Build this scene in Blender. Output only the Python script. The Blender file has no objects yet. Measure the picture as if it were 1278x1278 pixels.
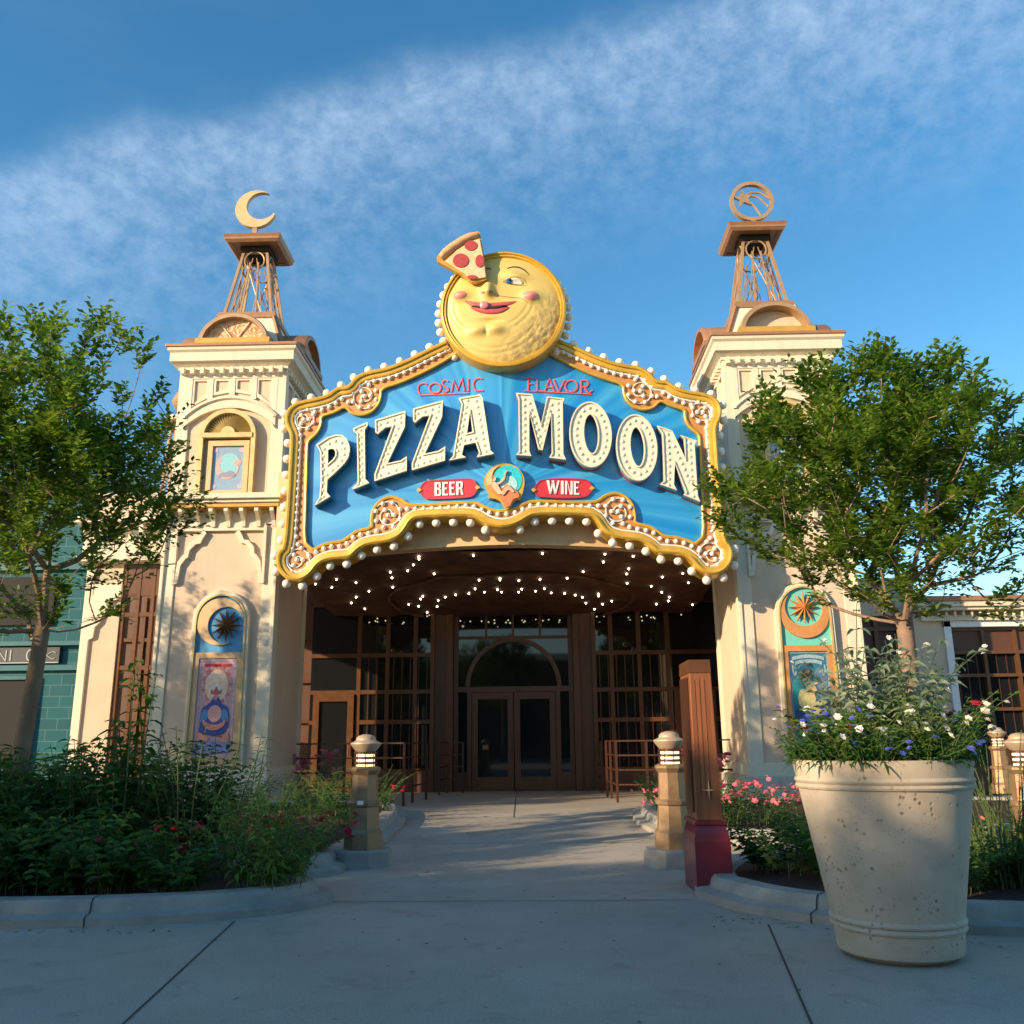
import bpy, math, random
from mathutils import Vector, Matrix, noise
from mathutils.geometry import tessellate_polygon
S = bpy.context.scene
COL = S.collection
R = math.radians
rnd = random.Random(7)
# ------------------------------------------------------------------ camera
CAMP = Vector((0.52, 0.0, 1.2)); YAW = R(1.4); PITCH = math.atan(287/1140); ROLL = 0.010
fw = Vector((-math.sin(YAW)*math.cos(PITCH), math.cos(YAW)*math.cos(PITCH), math.sin(PITCH)))
rt = Vector((math.cos(YAW), math.sin(YAW), 0)); up = rt.cross(fw)
c_, s_ = math.cos(ROLL), math.sin(ROLL)
rt, up = rt*c_-up*s_, rt*s_+up*c_
cam = bpy.data.cameras.new('camera'); camo = bpy.data.objects.new('camera', cam); COL.objects.link(camo)
camo.matrix_world = Matrix(((rt.x, up.x, -fw.x, CAMP.x), (rt.y, up.y, -fw.y, CAMP.y), (rt.z, up.z, -fw.z, CAMP.z), (0, 0, 0, 1)))
cam.sensor_width = 36; cam.lens = 36*1140/1278; cam.clip_end = 3000; cam.clip_start = 0.05
S.camera = camo
S.render.resolution_x = S.render.resolution_y = 1024
def ray(x, y): return fw + rt*((x-639)/1140) - up*((y-639)/1140)
def at(x, y, Y):                       # a photo pixel on the plane y = Y, as a point of the place
    d = ray(x, y); return CAMP + d*(Y/d.y)
# ------------------------------------------------------------------ light
SUN_AZ = R(54); SUN_EL = R(17)         # sun stands behind the viewer, to the left
sun_to = Vector((-math.sin(SUN_AZ)*math.cos(SUN_EL), -math.cos(SUN_AZ)*math.cos(SUN_EL), math.sin(SUN_EL)))
sl = bpy.data.lights.new('sun', 'SUN'); so = bpy.data.objects.new('sun', sl); COL.objects.link(so)
sl.energy = 5.0; sl.angle = R(0.5); sl.color = (1.0, 0.76, 0.49)
so.rotation_euler = sun_to.to_track_quat('Z', 'Y').to_euler()
W = bpy.data.worlds.new('World'); S.world = W; W.use_nodes = True
nt = W.node_tree; nt.nodes.clear()
def N(t, **k):
    n = nt.nodes.new(t)
    for a, b in k.items(): setattr(n, a, b)
    return n
def Lk(a, b): nt.links.new(a, b)
sky = N('ShaderNodeTexSky', sky_type='NISHITA', sun_disc=False, sun_elevation=SUN_EL, sun_rotation=math.pi+SUN_AZ)
sky.air_density = 1.0; sky.dust_density = 0.25; sky.ozone_density = 1.6
bg = N('ShaderNodeBackground'); bg.inputs[1].default_value = 0.132
out = N('ShaderNodeOutputWorld')
tc = N('ShaderNodeTexCoord')
# thin cirrus: one long band over the gate and its ragged wisps, laid out by direction in the sky
bn = ray(0, 205).cross(ray(800, -5)).normalized()
def vdot(v):
    n = N('ShaderNodeVectorMath', operation='DOT_PRODUCT'); Lk(tc.outputs['Generated'], n.inputs[0]); n.inputs[1].default_value = v; return n.outputs['Value']
def mth(op, a, b=None, clamp=False):
    n = N('ShaderNodeMath', operation=op, use_clamp=clamp)
    for i, v in enumerate((a, b)):
        if v is None: continue
        if hasattr(v, 'links'): Lk(v, n.inputs[i])
        else: n.inputs[i].default_value = v
    return n.outputs[0]
def ramp(v, pts):
    n = N('ShaderNodeMapRange', interpolation_type='SMOOTHSTEP'); Lk(v, n.inputs[0]); n.inputs[1].default_value, n.inputs[2].default_value = pts; return n.outputs[0]
def nz(scale, detail, rough, stretch=(1, 1, 1), dist=0, rot=(0, 0, 0)):
    m = N('ShaderNodeMapping'); m.inputs['Scale'].default_value = stretch; m.inputs['Rotation'].default_value = rot; Lk(tc.outputs['Generated'], m.inputs[0])
    n = N('ShaderNodeTexNoise'); n.inputs['Scale'].default_value = scale; n.inputs['Detail'].default_value = detail; n.inputs['Roughness'].default_value = rough
    n.inputs['Distortion'].default_value = dist; Lk(m.outputs[0], n.inputs[0]); return n.outputs[0]
edge = mth('ADD', vdot(bn), mth('MULTIPLY', mth('SUBTRACT', nz(5, 5, .6), .5), .10))
m1 = mth('MULTIPLY', ramp(edge, (-0.015, 0.03)), ramp(edge, (0.30, 0.03)))
m1 = mth('MULTIPLY', m1, ramp(nz(34, 8, .70, (1, 1, 1.3), .0), (.22, .84)))
m1b = mth('MULTIPLY', ramp(edge, (-0.03, 0.045)), ramp(edge, (0.16, 0.02)))
m1 = mth('ADD', mth('MULTIPLY', m1, .85), mth('MULTIPLY', m1b, .28))
m2 = mth('MULTIPLY', ramp(nz(2.5, 6, .6, (1, 1, 3), .3), (.5, .8)), .08)
cm = mth('ADD', m1, m2, True)
cm = mth('MULTIPLY', cm, .46)
mx = N('ShaderNodeMix', data_type='RGBA'); Lk(cm, mx.inputs[0]); hsv = N('ShaderNodeHueSaturation'); hsv.inputs['Saturation'].default_value = 1.34; hsv.inputs['Hue'].default_value = .493; hsv.inputs['Value'].default_value = 1.12; Lk(sky.outputs[0], hsv.inputs['Color']); Lk(hsv.outputs[0], mx.inputs[6]); mx.inputs[7].default_value = (3.6, 4.6, 5.9, 1)
Lk(mx.outputs[2], bg.inputs[0]); Lk(bg.outputs[0], out.inputs[0])
S.view_settings.view_transform = 'Standard'; S.view_settings.look = 'None'; S.view_settings.exposure = 0.62; S.view_settings.gamma = 1
S.cycles.use_denoising = True; S.cycles.max_bounces = 6
# ------------------------------------------------------------------ materials
def mat(name, col, rough=.6, metal=0, nscale=0, namt=.15, col2=None, bump=0, bscale=None, emit=0, ecol=None, spec=.5, coat=0, fine=0, trans=0, streak=0):
    m = bpy.data.materials.new(name); m.use_nodes = True; t = m.node_tree; b = t.nodes['Principled BSDF']
    b.inputs['Roughness'].default_value = rough; b.inputs['Metallic'].default_value = metal
    b.inputs['Specular IOR Level'].default_value = spec; b.inputs['Coat Weight'].default_value = coat; b.inputs['Coat Roughness'].default_value = .08
    b.inputs['Base Color'].default_value = (*col, 1)
    if emit: b.inputs['Emission Color'].default_value = (*(ecol or col), 1); b.inputs['Emission Strength'].default_value = emit
    tcn = t.nodes.new('ShaderNodeTexCoord')
    if nscale:
        n = t.nodes.new('ShaderNodeTexNoise'); n.inputs['Scale'].default_value = nscale; n.inputs['Detail'].default_value = 6; n.inputs['Roughness'].default_value = .65
        t.links.new(tcn.outputs['Object'], n.inputs[0])
        r = t.nodes.new('ShaderNodeMapRange'); r.inputs[1].default_value = .3; r.inputs[2].default_value = .7; t.links.new(n.outputs[0], r.inputs[0])
        mi = t.nodes.new('ShaderNodeMix'); mi.data_type = 'RGBA'
        c2 = col2 or tuple(c*(1-namt) for c in col); c1 = col if col2 else tuple(min(1, c*(1+namt)) for c in col)
        mi.inputs[6].default_value = (*c2, 1); mi.inputs[7].default_value = (*c1, 1)
        t.links.new(r.outputs[0], mi.inputs[0]); t.links.new(mi.outputs[2], b.inputs['Base Color'])
        if streak:
            mp = t.nodes.new('ShaderNodeMapping'); mp.inputs['Scale'].default_value = (5, 5, .45); t.links.new(tcn.outputs['Object'], mp.inputs[0])
            ns = t.nodes.new('ShaderNodeTexNoise'); ns.inputs['Scale'].default_value = 1.6; ns.inputs['Detail'].default_value = 9; ns.inputs['Roughness'].default_value = .7; t.links.new(mp.outputs[0], ns.inputs[0])
            mr_ = t.nodes.new('ShaderNodeMapRange'); mr_.inputs[1].default_value = .5; mr_.inputs[2].default_value = .72; mr_.inputs[3].default_value = 1; mr_.inputs[4].default_value = 1-streak; t.links.new(ns.outputs[0], mr_.inputs[0])
            vm = t.nodes.new('ShaderNodeVectorMath'); vm.operation = 'MULTIPLY'; t.links.new(mi.outputs[2], vm.inputs[0]); t.links.new(mr_.outputs[0], vm.inputs[1]); t.links.new(vm.outputs[0], b.inputs['Base Color'])
        rr = t.nodes.new('ShaderNodeMapRange'); rr.inputs[3].default_value = max(0, rough-.08); rr.inputs[4].default_value = min(1, rough+.1); t.links.new(n.outputs[0], rr.inputs[0]); t.links.new(rr.outputs[0], b.inputs['Roughness'])
    if bump:
        n2 = t.nodes.new('ShaderNodeTexNoise'); n2.inputs['Scale'].default_value = bscale or 60; n2.inputs['Detail'].default_value = 8
        t.links.new(tcn.outputs['Object'], n2.inputs[0])
        bp = t.nodes.new('ShaderNodeBump'); bp.inputs['Strength'].default_value = bump; bp.inputs['Distance'].default_value = .02
        t.links.new(n2.outputs[0], bp.inputs['Height']); t.links.new(bp.outputs[0], b.inputs['Normal'])
    return m
M = {}
M['stucco'] = mat('peach_stucco', (.64, .50, .365), .85, nscale=1.3, namt=.07, bump=.35, bscale=90, streak=.10)
M['cream'] = mat('cream_trim', (.70, .62, .47), .6, nscale=2, namt=.06, bump=.10, bscale=40, streak=.14)
M['stone'] = mat('base_stone', (.52, .47, .40), .85, nscale=6, namt=.15, bump=.3, bscale=40, streak=.2)
M['bronze'] = mat('bronze_paint', (.36, .19, .10), .45, .25, nscale=5, namt=.15)
M['tan'] = mat('tan_metal', (.42, .27, .15), .45, .3, nscale=5, namt=.15)
M['goldtrim'] = mat('gold_trim', (.60, .33, .06), .4, .25, nscale=6, namt=.12)
M['gold'] = mat('sign_gold', (.62, .37, .045), .40, .15, nscale=4, namt=.16, coat=.25)
M['dullgold'] = mat('dull_gold', (.56, .44, .20), .5, .2, nscale=5, namt=.2)
M['paleFrame'] = mat('pale_gold_frame', (.62, .42, .22), .55, .1, nscale=5, namt=.1)
M['orange'] = mat('channel_tan', (.52, .23, .07), .55, nscale=6, namt=.08)
M['white'] = mat('white_enamel', (.78, .78, .76), .4)
M['globe'] = mat('milk_globe', (.86, .78, .68), .22, spec=.6, nscale=3, namt=.04)
M['ivory'] = mat('ivory_letter', (.76, .69, .52), .5, nscale=6, namt=.05)
M['ivorybulb'] = mat('ivory_bulb', (.84, .77, .60), .3)
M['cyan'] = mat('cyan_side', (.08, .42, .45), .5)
M['shadedside'] = mat('shaded_side', (.02, .12, .22), .5)  # shade put into the colour: dark version of the cyan and crimson sides
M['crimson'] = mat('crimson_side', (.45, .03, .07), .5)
M['coral'] = mat('coral_letter', (.80, .10, .10), .5)
M['red'] = mat('red_plaque', (.62, .03, .035), .35, coat=.3, nscale=8, namt=.05)
M['aqua'] = mat('aqua_panel', (.16, .55, .46), .6, nscale=4, namt=.08)
M['skyblue'] = mat('blue_panel', (.07, .28, .52), .6, nscale=4, namt=.25)
M['starbronze'] = mat('star_bronze', (.30, .15, .065), .4, .3, nscale=8, namt=.2)
M['starorange'] = mat('star_orange', (.58, .27, .09), .45, .1, nscale=8, namt=.12)
M['concrete'] = mat('concrete', (.33, .31, .28), .85, nscale=1.2, namt=.12, bump=.25, bscale=120)
M['curb'] = mat('curb_concrete', (.33, .31, .27), .85, nscale=3, namt=.24, bump=.3, bscale=70)
M['joint'] = mat('joint_dark', (.05, .05, .05), .9)
M['mulch'] = mat('mulch', (.045, .02, .012), .95, nscale=30, namt=.6, bump=1, bscale=45)
M['brownframe'] = mat('brown_window_frame', (.125, .052, .021), .34, .1, nscale=6, namt=.15)
M['brownpanel'] = mat('brown_panel', (.10, .040, .022), .5, nscale=4, namt=.12)
M['ceil'] = mat('ceiling_wood', (.10, .04, .016), .8, nscale=3, namt=.6, bump=.15, bscale=12)
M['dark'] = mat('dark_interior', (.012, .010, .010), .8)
M['rail'] = mat('rail_bronze', (.10, .04, .022), .4, .4)
M['boll'] = mat('bollard_bronze', (.30, .19, .10), .45, .35, nscale=9, namt=.15)
M['bollhood'] = mat('bollard_hood', (.50, .37, .25), .45, .2, nscale=9, namt=.1)
M['lamp'] = mat('lamp_glass', (.9, .75, .55), .4, emit=1.1, ecol=(1, .72, .42))
M['fairy'] = mat('fairy_bulb', (1, .85, .6), .3, emit=15, ecol=(1, .82, .55))
M['bark'] = mat('bark', (.23, .155, .095), .85, nscale=5, namt=.3, bump=.5, bscale=25)
M['bark2'] = mat('dark_bark', (.24, .155, .11), .85, nscale=5, namt=.35, bump=.5, bscale=25)
M['twig'] = mat('stem_green', (.09, .13, .04), .7)
M['maroon'] = mat('maroon_base', (.17, .018, .030), .4, nscale=3, namt=.08, coat=.15)
M['pepper'] = mat('pepperoni', (.42, .055, .05), .45, nscale=12, namt=.15)
M['cheese'] = mat('cheese', (.78, .60, .36), .5, nscale=14, namt=.08, col2=(.66, .42, .22), bump=.3, bscale=18)
M['crust'] = mat('crust', (.62, .34, .16), .6, nscale=10, namt=.2, bump=.3, bscale=14)
M['pink'] = mat('pink_cheek', (.78, .26, .22), .5)
M['lips'] = mat('lips', (.50, .09, .10), .4)
M['tongue'] = mat('tongue', (.72, .20, .24), .35)
M['black'] = mat('ink', (.03, .015, .015), .5)
M['eyewhite'] = mat('eye_white', (.8, .78, .70), .3)
M['iris'] = mat('iris', (.04, .16, .45), .3)
M['lobster'] = mat('coral_cloth', (.80, .22, .10), .5, nscale=20, namt=.25)
M['skin'] = mat('pale_skin', (.78, .45, .28), .5)
M['petalred'] = mat('petal_red', (.42, .015, .03), .6)
M['petalpink'] = mat('petal_pink', (.78, .20, .28), .6)
M['petalsalmon'] = mat('petal_salmon', (.70, .20, .18), .6)
M['petalwhite'] = mat('petal_white', (.80, .76, .70), .6)
M['petalblue'] = mat('petal_blue', (.10, .12, .55), .6)
M['petalyellow'] = mat('petal_yellow', (.75, .42, .03), .6)
M['slate'] = mat('slate_board', (.05, .055, .055), .6, nscale=8, namt=.3)
M['chalk'] = mat('chalk_line', (.45, .46, .44), .7)
def leafmat(name, c1, c2, trans=.42):
    m = bpy.data.materials.new(name); m.use_nodes = True; t = m.node_tree; b = t.nodes['Principled BSDF']
    g = t.nodes.new('ShaderNodeNewGeometry'); mi = t.nodes.new('ShaderNodeMix'); mi.data_type = 'RGBA'
    mi.inputs[6].default_value = (*c1, 1); mi.inputs[7].default_value = (*c2, 1)
    tcn = t.nodes.new('ShaderNodeTexCoord'); ns = t.nodes.new('ShaderNodeTexNoise'); ns.inputs['Scale'].default_value = 2.2; ns.inputs['Detail'].default_value = 2; t.links.new(tcn.outputs['Object'], ns.inputs[0])
    mr = t.nodes.new('ShaderNodeMapRange'); mr.inputs[1].default_value = .35; mr.inputs[2].default_value = .68; mr.inputs[3].default_value = -.25; mr.inputs[4].default_value = .45; t.links.new(ns.outputs[0], mr.inputs[0])
    pw = t.nodes.new('ShaderNodeMath'); pw.operation = 'POWER'; pw.inputs[1].default_value = 1.6; t.links.new(g.outputs['Random Per Island'], pw.inputs[0])
    ad = t.nodes.new('ShaderNodeMath'); ad.use_clamp = True; t.links.new(pw.outputs[0], ad.inputs[0]); t.links.new(mr.outputs[0], ad.inputs[1])
    t.links.new(ad.outputs[0], mi.inputs[0]); t.links.new(mi.outputs[2], b.inputs['Base Color'])
    b.inputs['Roughness'].default_value = .5; b.inputs['Specular IOR Level'].default_value = .35
    tr = t.nodes.new('ShaderNodeBsdfTranslucent'); ms = t.nodes.new('ShaderNodeMixShader'); ms.inputs[0].default_value = trans
    hs = t.nodes.new('ShaderNodeHueSaturation'); hs.inputs['Value'].default_value = 1.5; t.links.new(mi.outputs[2], hs.inputs['Color']); t.links.new(hs.outputs[0], tr.inputs[0])
    t.links.new(b.outputs[0], ms.inputs[1]); t.links.new(tr.outputs[0], ms.inputs[2])
    t.links.new(ms.outputs[0], t.nodes['Material Output'].inputs[0]); return m
M['leaf'] = leafmat('tree_leaf', (.050, .120, .010), (.24, .34, .038))
M['leaf2'] = leafmat('bush_leaf', (.022, .080, .012), (.080, .185, .030))
M['leaf3'] = leafmat('lime_leaf', (.07, .15, .02), (.19, .28, .05))
M['leafgrey'] = leafmat('sage_leaf', (.16, .22, .13), (.32, .38, .25))
def glassmat(name, tint=(.01, .012, .014), rough=.03):
    m = bpy.data.materials.new(name); m.use_nodes = True; b = m.node_tree.nodes['Principled BSDF']
    b.inputs['Base Color'].default_value = (*tint, 1); b.inputs['Roughness'].default_value = rough; b.inputs['Specular IOR Level'].default_value = .55
    return m
M['glass'] = glassmat('dark_glass')
def nodes(name):
    m = bpy.data.materials.new(name); m.use_nodes = True; return m, m.node_tree, m.node_tree.nodes['Principled BSDF']
def nn(t, ty, ins=None, **k):
    n = t.nodes.new(ty)
    for a, b in k.items(): setattr(n, a, b)
    for i, v in (ins or {}).items():
        if hasattr(v, 'links'): t.links.new(v, n.inputs[i])
        else: n.inputs[i].default_value = v
    return n
# painted sun-ray sign board (rays are part of the artwork, they fan out from the emblem)
def signboard(name, base, ray_, rough, coat):
    m, t, b = nodes(name)
    tcn = nn(t, 'ShaderNodeTexCoord'); sep = nn(t, 'ShaderNodeSeparateXYZ', {0: tcn.outputs['Object']})
    dz = nn(t, 'ShaderNodeMath', {0: sep.outputs[2], 1: -1.3}, operation='ADD')
    an = nn(t, 'ShaderNodeMath', {0: dz.outputs[0], 1: sep.outputs[0]}, operation='ARCTAN2')
    cb = nn(t, 'ShaderNodeCombineXYZ', {0: an.outputs[0]})
    no = nn(t, 'ShaderNodeTexNoise', {0: cb.outputs[0], 'Scale': 7.5, 'Detail': 3})
    mr = nn(t, 'ShaderNodeMapRange', {0: no.outputs[0], 1: .42, 2: .62})
    mi = nn(t, 'ShaderNodeMix', {0: mr.outputs[0], 6: (*base, 1), 7: (*ray_, 1)}, data_type='RGBA')
    t.links.new(mi.outputs[2], b.inputs['Base Color']); b.inputs['Roughness'].default_value = rough; b.inputs['Coat Weight'].default_value = coat; b.inputs['Coat Roughness'].default_value = .3
    return m
M['board'] = signboard('blue_ray_board', (.0, .225, .58), (.05, .36, .68), .42, 1.0)
# moon skin: yellow with rough craters towards lower right
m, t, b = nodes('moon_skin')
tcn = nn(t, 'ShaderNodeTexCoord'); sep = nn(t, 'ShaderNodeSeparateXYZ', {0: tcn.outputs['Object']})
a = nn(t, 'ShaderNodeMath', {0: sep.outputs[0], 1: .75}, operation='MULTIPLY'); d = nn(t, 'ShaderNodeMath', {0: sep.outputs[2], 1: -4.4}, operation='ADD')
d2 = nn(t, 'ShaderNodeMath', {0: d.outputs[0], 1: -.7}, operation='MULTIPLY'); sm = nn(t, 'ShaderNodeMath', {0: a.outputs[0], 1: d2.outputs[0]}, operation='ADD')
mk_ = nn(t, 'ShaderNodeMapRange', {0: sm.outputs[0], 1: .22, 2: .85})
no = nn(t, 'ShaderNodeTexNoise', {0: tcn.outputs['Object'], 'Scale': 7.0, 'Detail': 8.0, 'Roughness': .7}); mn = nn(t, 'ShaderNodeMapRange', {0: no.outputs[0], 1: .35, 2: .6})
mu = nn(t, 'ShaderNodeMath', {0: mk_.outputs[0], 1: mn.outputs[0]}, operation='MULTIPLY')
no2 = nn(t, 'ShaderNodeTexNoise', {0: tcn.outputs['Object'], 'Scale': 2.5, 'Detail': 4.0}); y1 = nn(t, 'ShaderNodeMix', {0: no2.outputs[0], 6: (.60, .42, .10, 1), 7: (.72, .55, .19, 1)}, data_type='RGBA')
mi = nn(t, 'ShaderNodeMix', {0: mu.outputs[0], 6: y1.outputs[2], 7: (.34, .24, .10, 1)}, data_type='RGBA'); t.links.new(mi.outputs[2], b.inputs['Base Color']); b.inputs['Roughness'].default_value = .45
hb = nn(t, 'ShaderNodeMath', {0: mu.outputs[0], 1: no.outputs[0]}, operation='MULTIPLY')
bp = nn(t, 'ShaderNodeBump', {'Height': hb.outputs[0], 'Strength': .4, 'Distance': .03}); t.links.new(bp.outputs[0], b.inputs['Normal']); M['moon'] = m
# tiles
m, t, b = nodes('teal_tile'); tcn = nn(t, 'ShaderNodeTexCoord'); mp = nn(t, 'ShaderNodeMapping', {0: tcn.outputs['Object'], 'Rotation': (R(90), 0, 0)})
br = nn(t, 'ShaderNodeTexBrick', {0: mp.outputs[0], 'Color1': (.0, .075, .09, 1), 'Color2': (.0, .10, .115, 1), 'Mortar': (.06, .15, .16, 1), 'Scale': 1.0, 'Mortar Size': .012, 'Brick Width': .62, 'Row Height': .31})
t.links.new(br.outputs[0], b.inputs['Base Color']); b.inputs['Roughness'].default_value = .6; b.inputs['Specular IOR Level'].default_value = .25; M['teal'] = m
# planter stone: pale cast concrete with air holes and stains
m, t, b = nodes('cast_stone'); tcn = nn(t, 'ShaderNodeTexCoord')
n1 = nn(t, 'ShaderNodeTexNoise', {0: tcn.outputs['Object'], 'Scale': 3.0, 'Detail': 8.0, 'Roughness': .7}); m1_ = nn(t, 'ShaderNodeMapRange', {0: n1.outputs[0], 1: .35, 2: .7})
c1 = nn(t, 'ShaderNodeMix', {0: m1_.outputs[0], 6: (.43, .355, .265, 1), 7: (.54, .465, .36, 1)}, data_type='RGBA')
v = nn(t, 'ShaderNodeTexVoronoi', {0: tcn.outputs['Object'], 'Scale': 26.0}); vr = nn(t, 'ShaderNodeMapRange', {0: v.outputs['Distance'], 1: .30, 2: .14})
n3 = nn(t, 'ShaderNodeTexNoise', {0: tcn.outputs['Object'], 'Scale': 5.0, 'Detail': 3.0}); n3r = nn(t, 'ShaderNodeMapRange', {0: n3.outputs[0], 1: .5, 2: .62})
hm = nn(t, 'ShaderNodeMath', {0: vr.outputs[0], 1: n3r.outputs[0]}, operation='MULTIPLY')
v2 = nn(t, 'ShaderNodeTexVoronoi', {0: tcn.outputs['Object'], 'Scale': 75.0}); v2r = nn(t, 'ShaderNodeMapRange', {0: v2.outputs['Distance'], 1: .25, 2: .12})
n4 = nn(t, 'ShaderNodeTexNoise', {0: tcn.outputs['Object'], 'Scale': 9.0, 'Detail': 2.0}); n4r = nn(t, 'ShaderNodeMapRange', {0: n4.outputs[0], 1: .52, 2: .60})
h2 = nn(t, 'ShaderNodeMath', {0: v2r.outputs[0], 1: n4r.outputs[0]}, operation='MULTIPLY'); hx = nn(t, 'ShaderNodeMath', {0: hm.outputs[0], 1: h2.outputs[0]}, operation='MAXIMUM')
hc = nn(t, 'ShaderNodeMath', {0: hx.outputs[0], 1: .7}, operation='MULTIPLY')
c2 = nn(t, 'ShaderNodeMix', {0: hc.outputs[0], 6: c1.outputs[2], 7: (.17, .12, .08, 1)}, data_type='RGBA'); t.links.new(c2.outputs[2], b.inputs['Base Color']); b.inputs['Roughness'].default_value = .9
iv = nn(t, 'ShaderNodeMath', {0: hx.outputs[0], 1: -1.0}, operation='MULTIPLY'); bp = nn(t, 'ShaderNodeBump', {'Height': iv.outputs[0], 'Strength': .6, 'Distance': .008}); t.links.new(bp.outputs[0], b.inputs['Normal']); M['planter'] = m
# pavement: broomed concrete, large soft stains
m, t, b = nodes('pavement'); tcn = nn(t, 'ShaderNodeTexCoord')
n1 = nn(t, 'ShaderNodeTexNoise', {0: tcn.outputs['Object'], 'Scale': .55, 'Detail': 7.0, 'Roughness': .6}); m1_ = nn(t, 'ShaderNodeMapRange', {0: n1.outputs[0], 1: .3, 2: .7})
c1 = nn(t, 'ShaderNodeMix', {0: m1_.outputs[0], 6: (.32, .28, .22, 1), 7: (.44, .395, .325, 1)}, data_type='RGBA')
n2 = nn(t, 'ShaderNodeTexNoise', {0: tcn.outputs['Object'], 'Scale': 90.0, 'Detail': 3.0}); m2_ = nn(t, 'ShaderNodeMapRange', {0: n2.outputs[0], 1: .3, 2: .7, 3: .80, 4: 1.16})
s3 = nn(t, 'ShaderNodeTexNoise', {0: tcn.outputs['Object'], 'Scale': 2.6, 'Detail': 9.0, 'Roughness': .72, 'Distortion': .6}); s3r = nn(t, 'ShaderNodeMapRange', {0: s3.outputs[0], 1: .54, 2: .72, 3: 1.0, 4: .72})
gv = nn(t, 'ShaderNodeTexVoronoi', {0: tcn.outputs['Object'], 'Scale': 3.3}); gr_ = nn(t, 'ShaderNodeMapRange', {0: gv.outputs['Distance'], 1: .035, 2: .05, 3: .6, 4: 1.0})
sp_ = nn(t, 'ShaderNodeSeparateXYZ', {0: tcn.outputs['Object']}); sl1 = nn(t, 'ShaderNodeMath', {0: sp_.outputs[1], 1: 7.62}, operation='GREATER_THAN'); sl2 = nn(t, 'ShaderNodeMath', {0: sp_.outputs[1], 1: 13.9}, operation='GREATER_THAN'); sl3 = nn(t, 'ShaderNodeMath', {0: sp_.outputs[1], 1: 11.3}, operation='GREATER_THAN')
sa = nn(t, 'ShaderNodeMath', {0: sl1.outputs[0], 1: .07}, operation='MULTIPLY'); sb2 = nn(t, 'ShaderNodeMath', {0: sl2.outputs[0], 1: .12}, operation='MULTIPLY'); sc2 = nn(t, 'ShaderNodeMath', {0: sl3.outputs[0], 1: -.08}, operation='MULTIPLY')
sd = nn(t, 'ShaderNodeMath', {0: sa.outputs[0], 1: sb2.outputs[0]}); se = nn(t, 'ShaderNodeMath', {0: sd.outputs[0], 1: sc2.outputs[0]}); sf = nn(t, 'ShaderNodeMath', {0: se.outputs[0], 1: 1.0})
q1 = nn(t, 'ShaderNodeMath', {0: s3r.outputs[0], 1: gr_.outputs[0]}, operation='MULTIPLY'); q2 = nn(t, 'ShaderNodeMath', {0: q1.outputs[0], 1: sf.outputs[0]}, operation='MULTIPLY'); q3 = nn(t, 'ShaderNodeMath', {0: q2.outputs[0], 1: m2_.outputs[0]}, operation='MULTIPLY')
c2 = nn(t, 'ShaderNodeVectorMath', {0: c1.outputs[2], 1: q3.outputs[0]}, operation='MULTIPLY'); t.links.new(c2.outputs[0], b.inputs['Base Color']); b.inputs['Roughness'].default_value = .8
bp = nn(t, 'ShaderNodeBump', {'Height': n2.outputs[0], 'Strength': .3, 'Distance': .004}); t.links.new(bp.outputs[0], b.inputs['Normal']); M['pave'] = m
# wood-grain brown board for the slim totem
m, t, b = nodes('totem_wood'); tcn = nn(t, 'ShaderNodeTexCoord'); mp = nn(t, 'ShaderNodeMapping', {0: tcn.outputs['Object'], 'Scale': (30, 30, 1.2)})
n1 = nn(t, 'ShaderNodeTexNoise', {0: mp.outputs[0], 'Scale': 1.0, 'Detail': 5.0}); c1 = nn(t, 'ShaderNodeMix', {0: n1.outputs[0], 6: (.12, .035, .012, 1), 7: (.36, .13, .05, 1)}, data_type='RGBA')
t.links.new(c1.outputs[2], b.inputs['Base Color']); b.inputs['Roughness'].default_value = .45; M['totem'] = m
# floral relief of the gable fields
m, t, b = nodes('floral_relief'); tcn = nn(t, 'ShaderNodeTexCoord')
n1 = nn(t, 'ShaderNodeTexNoise', {0: tcn.outputs['Object'], 'Scale': 5.0, 'Detail': 1.0, 'Distortion': 2.5}); cr = nn(t, 'ShaderNodeValToRGB', {0: n1.outputs[0]})
e = cr.color_ramp; e.elements[0].position = .38; e.elements[0].color = (.62, .20, .12, 1); e.elements[1].position = .47; e.elements[1].color = (.72, .52, .30, 1)
for ps, cc in ((.44, (.66, .24, .14, 1)), (.55, (.70, .50, .28, 1)), (.57, (.34, .36, .10, 1)), (.63, (.70, .46, .24, 1))):
    q = e.elements.new(ps); q.color = cc
t.links.new(cr.outputs[0], b.inputs['Base Color']); bp = nn(t, 'ShaderNodeBump', {'Height': n1.outputs[0], 'Strength': .8, 'Distance': .05}); t.links.new(bp.outputs[0], b.inputs['Normal']); b.inputs['Roughness'].default_value = .6; M['floral'] = m
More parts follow.
